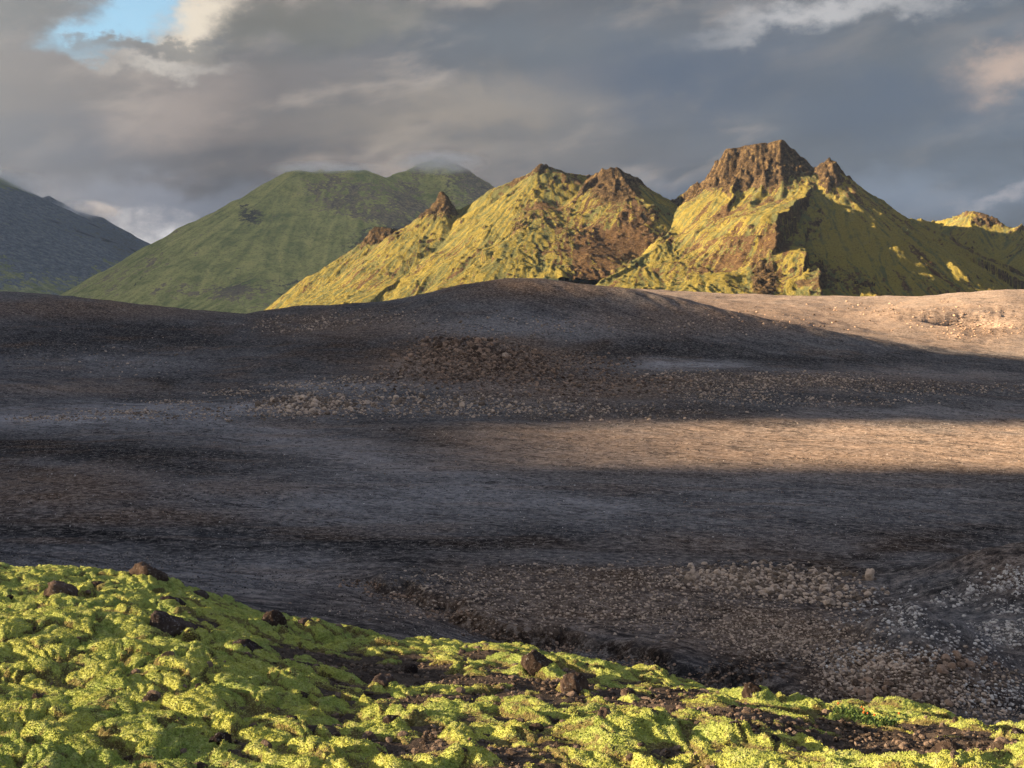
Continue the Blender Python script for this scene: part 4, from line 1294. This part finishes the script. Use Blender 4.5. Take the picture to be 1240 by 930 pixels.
field('rubble', [(930, 702, 100, 17, 2.0), (1000, 720, 60, 14, 1.2), (870, 700, 60, 14, 1.5)], 1500, 3.6, 11.0, M_STONE,
      'blocky tan stones heaped on the rise at the right', 35, 2,
      singles=(100, 'blocky tan stone heaped with others on the rise behind the gravel flat', 'tan stones on the rubble rise'))
field('rubble', [(1090, 735, 60, 10, 1.2), (1075, 755, 50, 12, 1.2), (1190, 715, 60, 16, 1.0), (1215, 760, 40, 30, 1.4), (1150, 770, 60, 12, .5), (1060, 715, 40, 6, .7), (1225, 700, 30, 14, 1), (1180, 780, 40, 8, .7)], 2600, 2.0, 7.5, M_PALE,
      'pale stones scattered in patches on the dark sand at the right', 36, 1, .2)
field('rubble', [(1100, 815, 100, 26, 1.5), (1050, 800, 70, 20, 1.2), (1150, 845, 60, 20, 1.2), (1020, 830, 50, 20, 1.0), (1215, 870, 40, 14, 1.4), (1230, 820, 30, 12, .8)], 3600, 2.4, 9.0, M_STONE,
      'stones on the rocky mound at the lower right', 37)
field('rubble', [(1080, 790, 90, 10, 1), (1170, 800, 50, 10, 1), (1030, 805, 40, 14, .7), (1200, 840, 50, 20, .7)], 1300, 2.2, 7.0, M_PALE,
      'pale stones flecking the top of the rocky mound', 47)
field('rubble', [(1065, 835, 40, 16, 1.5), (1150, 800, 50, 8, 1.5), (1100, 850, 40, 8, 1.0)], 130, 7, 18, M_DARKST,
      'brown blocks breaking out of the rocky mound', 43, 2,
      singles=(50, 'brown block breaking out of the rocky mound at the lower right', 'brown blocks on the rocky mound'))
field('rubble', [(360, 392, 60, 10, 2), (440, 385, 60, 10, 1.4), (640, 395, 150, 14, .5), (860, 395, 80, 12, .5), (120, 440, 120, 30, .12)], 1500, 1.3, 4.6, M_STONE,
      'small stones on the slopes of the black hill', 38)
field('rubble', [(1180, 398, 60, 12, 1.6), (1000, 385, 160, 16, .3), (1130, 375, 100, 12, .3)], 900, 1.2, 4.5, M_DARKST,
      'brown stones on the sunlit land beyond the black hill', 44)
field('rubble', [(100, 600, 130, 40, .4), (500, 600, 400, 60, .25), (900, 610, 330, 60, .25), (200, 665, 200, 20, .3)], 600, 1.0, 2.8, M_PALE,
      'lone pale pebbles on the dark plain', 39)

field('rubble', [(300, 560, 340, 70, 1), (900, 600, 360, 70, 1), (150, 690, 300, 14, 1.5), (350, 430, 350, 40, .6), (850, 420, 300, 30, .5)], 3500, .9, 2.6, M_DARKST,
      'scattered small dark stones on the plain', 45)

field('rubble', [(100, 680, 170, 12, 1), (300, 705, 120, 14, 1), (430, 735, 90, 16, 1), (540, 765, 80, 14, 1), (650, 795, 70, 12, 1)], 4200, 1.0, 3.2, M_GRIT,
      'fine grey gravel on the bare slope below the moss', 49)
field('rubble', [(440, 708, 30, 5, 1), (480, 722, 36, 5, 1), (540, 744, 40, 6, 1), (600, 767, 40, 6, 1), (680, 786, 45, 7, 1), (760, 803, 45, 7, 1), (840, 823, 45, 8, 1), (900, 812, 60, 14, .5)], 1500, 2.0, 7.0, M_DARKST,
      'dark crumbled stones along the cut bank of the dry channel', 48)


def grit():
    rng = np.random.default_rng(99)
    n = 26000
    px = rng.uniform(-20, 1260, n)
    row = 470 + 250 * rng.uniform(0, 1, n)
    x, y = ground_at(px, row)
    ok = (y > 70) & (fbm(x / 30, y / 20, 4, 61) > -.28)
    x, y = x[ok], y[ok]
    sp = .9 + 1.5 * rng.uniform(0, 1, len(x)) ** 2.5
    stones('grit', x, y, terrain(x, y), sp * y / F, M_GRIT, 'fine grit lying all over the dark plain', 62, 0, sp)


grit()

# distinguishable large stones in the middle distance


def boulder_mesh(name, mat, seed, sub, scale):
    rng = np.random.default_rng(seed)
    co, fa = rock_shape(sub, rng, .22)
    co = co * np.array(scale)
    me = bpy.data.meshes.new(name)
    me.from_pydata([tuple(c) for c in co], [], [tuple(int(i) for i in f) for f in fa])
    me.polygons.foreach_set('use_smooth', np.full(len(fa), sub >= 4, dtype=bool))
    at = me.attributes.new('tone', 'FLOAT', 'POINT')
    at.data.foreach_set('value', np.full(len(co), rng.uniform(.25, .75), dtype=np.float32))
    me.materials.append(mat)
    return me


def put_boulder(px, row, w, h, dep, rotz, mat, seed, label, tilt=0.0, sub=4, group=None, sink=.32, on='slope', name='boulder'):
    """w, h: size as it shows (photo pixels); row: where its middle meets the ground"""
    if on == 'slope':
        x, y, z = [float(v[0]) for v in slope_at([px], [row])]
        _z, _t, _p, _e = slope_z(np.array([x]), np.array([y]))
        z += .6 * max(0.0, float(moss_layer(np.array([x]), np.array([y]), _t, _p)[0][0]))
    else:
        xx, yy = ground_at(np.array([px]), np.array([row]))
        x, y = float(xx[0]), float(yy[0])
        z = float(terrain(xx, yy)[0])
    W, H = w * y / F, h * y / F
    me = boulder_mesh(name, mat, seed, sub, (W * .47, W * .47 * dep, H * .56))
    o = bpy.data.objects.new(name, me)
    COL.objects.link(o)
    o.location = (x, y, z + H * (.5 - sink))
    o.rotation_euler = (0, tilt, rotz)
    tag(o, label, 'boulder', group)
    return o


FG = 'lava boulders in the moss slope'
for args in BOULDERS:
    put_boulder(*args[:9], tilt=args[9], group=FG)

MG = 'large stones on the plain'
for args in [
    (1054, 702, 16, 17, .9, .2, M_STONE, 41, 'upright tan block standing alone at the right end of the rubble rise'),
    (838, 703, 20, 14, .9, .2, M_STONE, 42, 'tan boulder at the left end of the rubble rise'),
    (1005, 733, 16, 9, .9, .5, M_STONE, 43, 'flat pale block on the right flank of the rubble rise'),
    (670, 693, 22, 6, .8, .1, M_STONE, 47, 'flat tan slab on the gravel flat'),
    (552, 414, 12, 8, .9, .4, M_DARKST, 51, 'brown boulder on the very top of the knoll'),
    (532, 419, 10, 7, .9, .1, M_DARKST, 52, 'brown boulder left of the knoll top'),
    (612, 432, 10, 7, .9, .9, M_STONE, 53, 'tan boulder on the right shoulder of the knoll'),
]:
    put_boulder(*args[:9], group=MG, on='ground', sub=3, sink=.2)


# loose gravel on the bare soil of the near slope
def gravel():
    rng = np.random.default_rng(77)
    n = 60000
    px = rng.uniform(-30, 1270, n)
    ye = np.exp(rng.uniform(math.log(8.8), math.log(26), n))
    x = (px - CX) / F * ye
    z, t, p_, e_ = slope_z(x, ye)
    th, worn, m = moss_layer(x, ye, t, p_)
    ok = (th < -.02) & (t < 1.05)
    x, ye, z = x[ok][:7500], ye[ok][:7500], z[ok][:7500]
    s = .015 + .085 * rng.uniform(0, 1, len(x)) ** 4
    stones('gravel', x, ye, z + relief(x, ye), s, M_GRAVEL, 'loose brown gravel on the bare soil between the moss', 78)


gravel()


def pebbles():
    rng = np.random.default_rng(79)
    n = 900
    px = rng.uniform(-20, 1260, n)
    ye = np.exp(rng.uniform(math.log(9.0), math.log(27), n))
    x = (px - CX) / F * ye
    z, t, p_, e_ = slope_z(x, ye)
    th, worn, m = moss_layer(x, ye, t, p_)
    ok = (t < 1.0) & (worn > .30)
    s = .04 + .13 * rng.uniform(0, 1, n) ** 3
    z = z + relief(x, ye) + np.maximum(th, 0)
    stones('pebbles', x[ok], ye[ok], z[ok] - .01, s[ok], M_GRAVEL, 'small brown stones showing in the hollows of the moss', 80, 2)


pebbles()


# ------------------------------------------------------------------ green herbs with tiny red flowers
def mat_flat(name, a, b):
    m, N = new_mat(name)
    p = N.n('ShaderNodeNewGeometry').outputs['Position']
    finish(N, N.mix(N.ss(N.noise(p, 25, 3), .35, .65), a, b), .7, spec=.2)
    return m


M_LEAF = mat_flat("herb_leaf", (.045, .085, .020), (.10, .15, .04))
M_FLOWER = mat_flat("herb_flower", (.45, .08, .02), (.55, .20, .03))


def herb(px, row, wpx, seed, label):
    rng = np.random.default_rng(seed)
    x, y, z = [float(v[0]) for v in slope_at([px], [row])]
    rad = wpx * y / F * .5
    root = bpy.data.objects.new('herb', None)
    COL.objects.link(root)
    root.location = (x, y, z)
    tag(root, label, 'plant', 'green herbs on the moss slope')
    n = 300
    a = rng.uniform(0, 2 * math.pi, n)
    r = rad * np.sqrt(rng.uniform(0, 1, n))
    bx, by = r * np.cos(a), r * np.sin(a) * 1.7
    bz = slope_z(bx + x, by + y)[0] + relief(bx + x, by + y) - z + .12
    L = rng.uniform(.03, .075, n)
    hd = rng.uniform(0, 2 * math.pi, n)
    up = rng.uniform(.3, 1.1, n)
    dx, dy, dz = np.cos(hd) * L * np.cos(up), np.sin(hd) * L * np.cos(up), np.sin(up) * L
    wx_, wy_ = -np.sin(hd) * L * .22, np.cos(hd) * L * .22
    P = np.stack([bx, by, bz + rng.uniform(0, .06, n)], -1)
    D = np.stack([dx, dy, dz], -1)
    Wv = np.stack([wx_, wy_, 0 * wx_], -1)
    co = np.stack([P, P + D * .5 + Wv, P + D * 1.0 - np.array([0, 0, .01]), P + D * .5 - Wv], 1).reshape(-1, 3)
    q = np.arange(n * 4).reshape(n, 4)
    o = raw_mesh('foliage', co, q, M_LEAF, smooth=False)
    o.parent = root
    c0, f0 = ICO[1]
    for i in rng.choice(n, 4, replace=False):
        c = c0 * .011 + P[i] + np.array([0, 0, .07])
        fo = raw_mesh('flower', c, f0, M_FLOWER)
        fo.parent = root


herb(1032, 884, 44, 1, 'low green leafy herb left of its twin on the moss at the lower right')
herb(1062, 896, 50, 2, 'low green leafy herb with red specks nearest the round boulder at the lower right')


# ------------------------------------------------------------------ mist on the far summits
def mist(px, row, d, rx, ry, rz, dens, label, seed):
    bm_co, bm_fa = ICO[3]
    me = bpy.data.meshes.new('mist')
    me.from_pydata([tuple(c) for c in bm_co], [], [tuple(int(i) for i in f) for f in bm_fa])
    m, N = new_mat('cloud_cap')
    tc = N.n('ShaderNodeTexCoord').outputs['Object']
    ln = N.n('ShaderNodeVectorMath', operation='LENGTH')
    N.set(ln.inputs[0], tc)
    fall = N.ss(ln.outputs['Value'], .95, .15)
    nz = N.noise(N.mapping(tc, scale=(2.2, 2.2, 1.2), loc=(seed, 0, 0)), 1.2, 3, .55)
    den = N.m('MULTIPLY', N.m('MULTIPLY', fall, N.ss(nz, .32, .62)), dens)
    vol = N.n('ShaderNodeVolumePrincipled', {'Density': den})
    vol.inputs['Color'].default_value = (.98, .98, .99, 1)
    out = N.n('ShaderNodeOutputMaterial')
    N.t.links.new(vol.outputs[0], out.inputs['Volume'])
    me.materials.append(m)
    o = bpy.data.objects.new('mist', me)
    COL.objects.link(o)
    o.location = ((px - CX) / F * d, d, (HR - row) / F * d)
    o.scale = (rx, ry, rz)
    tag(o, label, 'mist', None, 'stuff')


mist(532, 197, 5060, 240, 260, 52, .013, 'wisp of mist over the far summit', 1)
mist(395, 205, 5000, 300, 220, 34, .014, 'thin mist along the far dome top', 4)
mist(-20, 226, 6480, 420, 320, 115, .014, 'mist hiding the top of the dark mountain at the left', 7)
mist(100, 256, 7180, 260, 240, 80, .012, 'mist over the ridge behind the dark mountain', 9)

# ------------------------------------------------------------------ air
def haze():
    x0, x1, y0, y1, z0, z1 = -9000, 9000, -9000, 9000, -240, 2150
    v = [(x, y, z) for z in (z0, z1) for y in (y0, y1) for x in (x0, x1)]
    f = [(0, 2, 3, 1), (4, 5, 7, 6), (0, 1, 5, 4), (2, 6, 7, 3), (0, 4, 6, 2), (1, 3, 7, 5)]
    me = bpy.data.meshes.new('haze')
    me.from_pydata(v, [], f)
    m, N = new_mat("pale_air")
    vol = N.n('ShaderNodeVolumePrincipled')
    vol.inputs['Color'].default_value = (.42, .62, 1.0, 1)
    vol.inputs['Density'].default_value = 1.1e-5
    vol.inputs['Anisotropy'].default_value = 0.0
    out = N.n('ShaderNodeOutputMaterial')
    N.t.links.new(vol.outputs[0], out.inputs['Volume'])
    me.materials.append(m)
    o = bpy.data.objects.new('haze', me)
    COL.objects.link(o)
    tag(o, 'pale blue air over the whole landscape', 'haze', None, 'stuff')


haze()
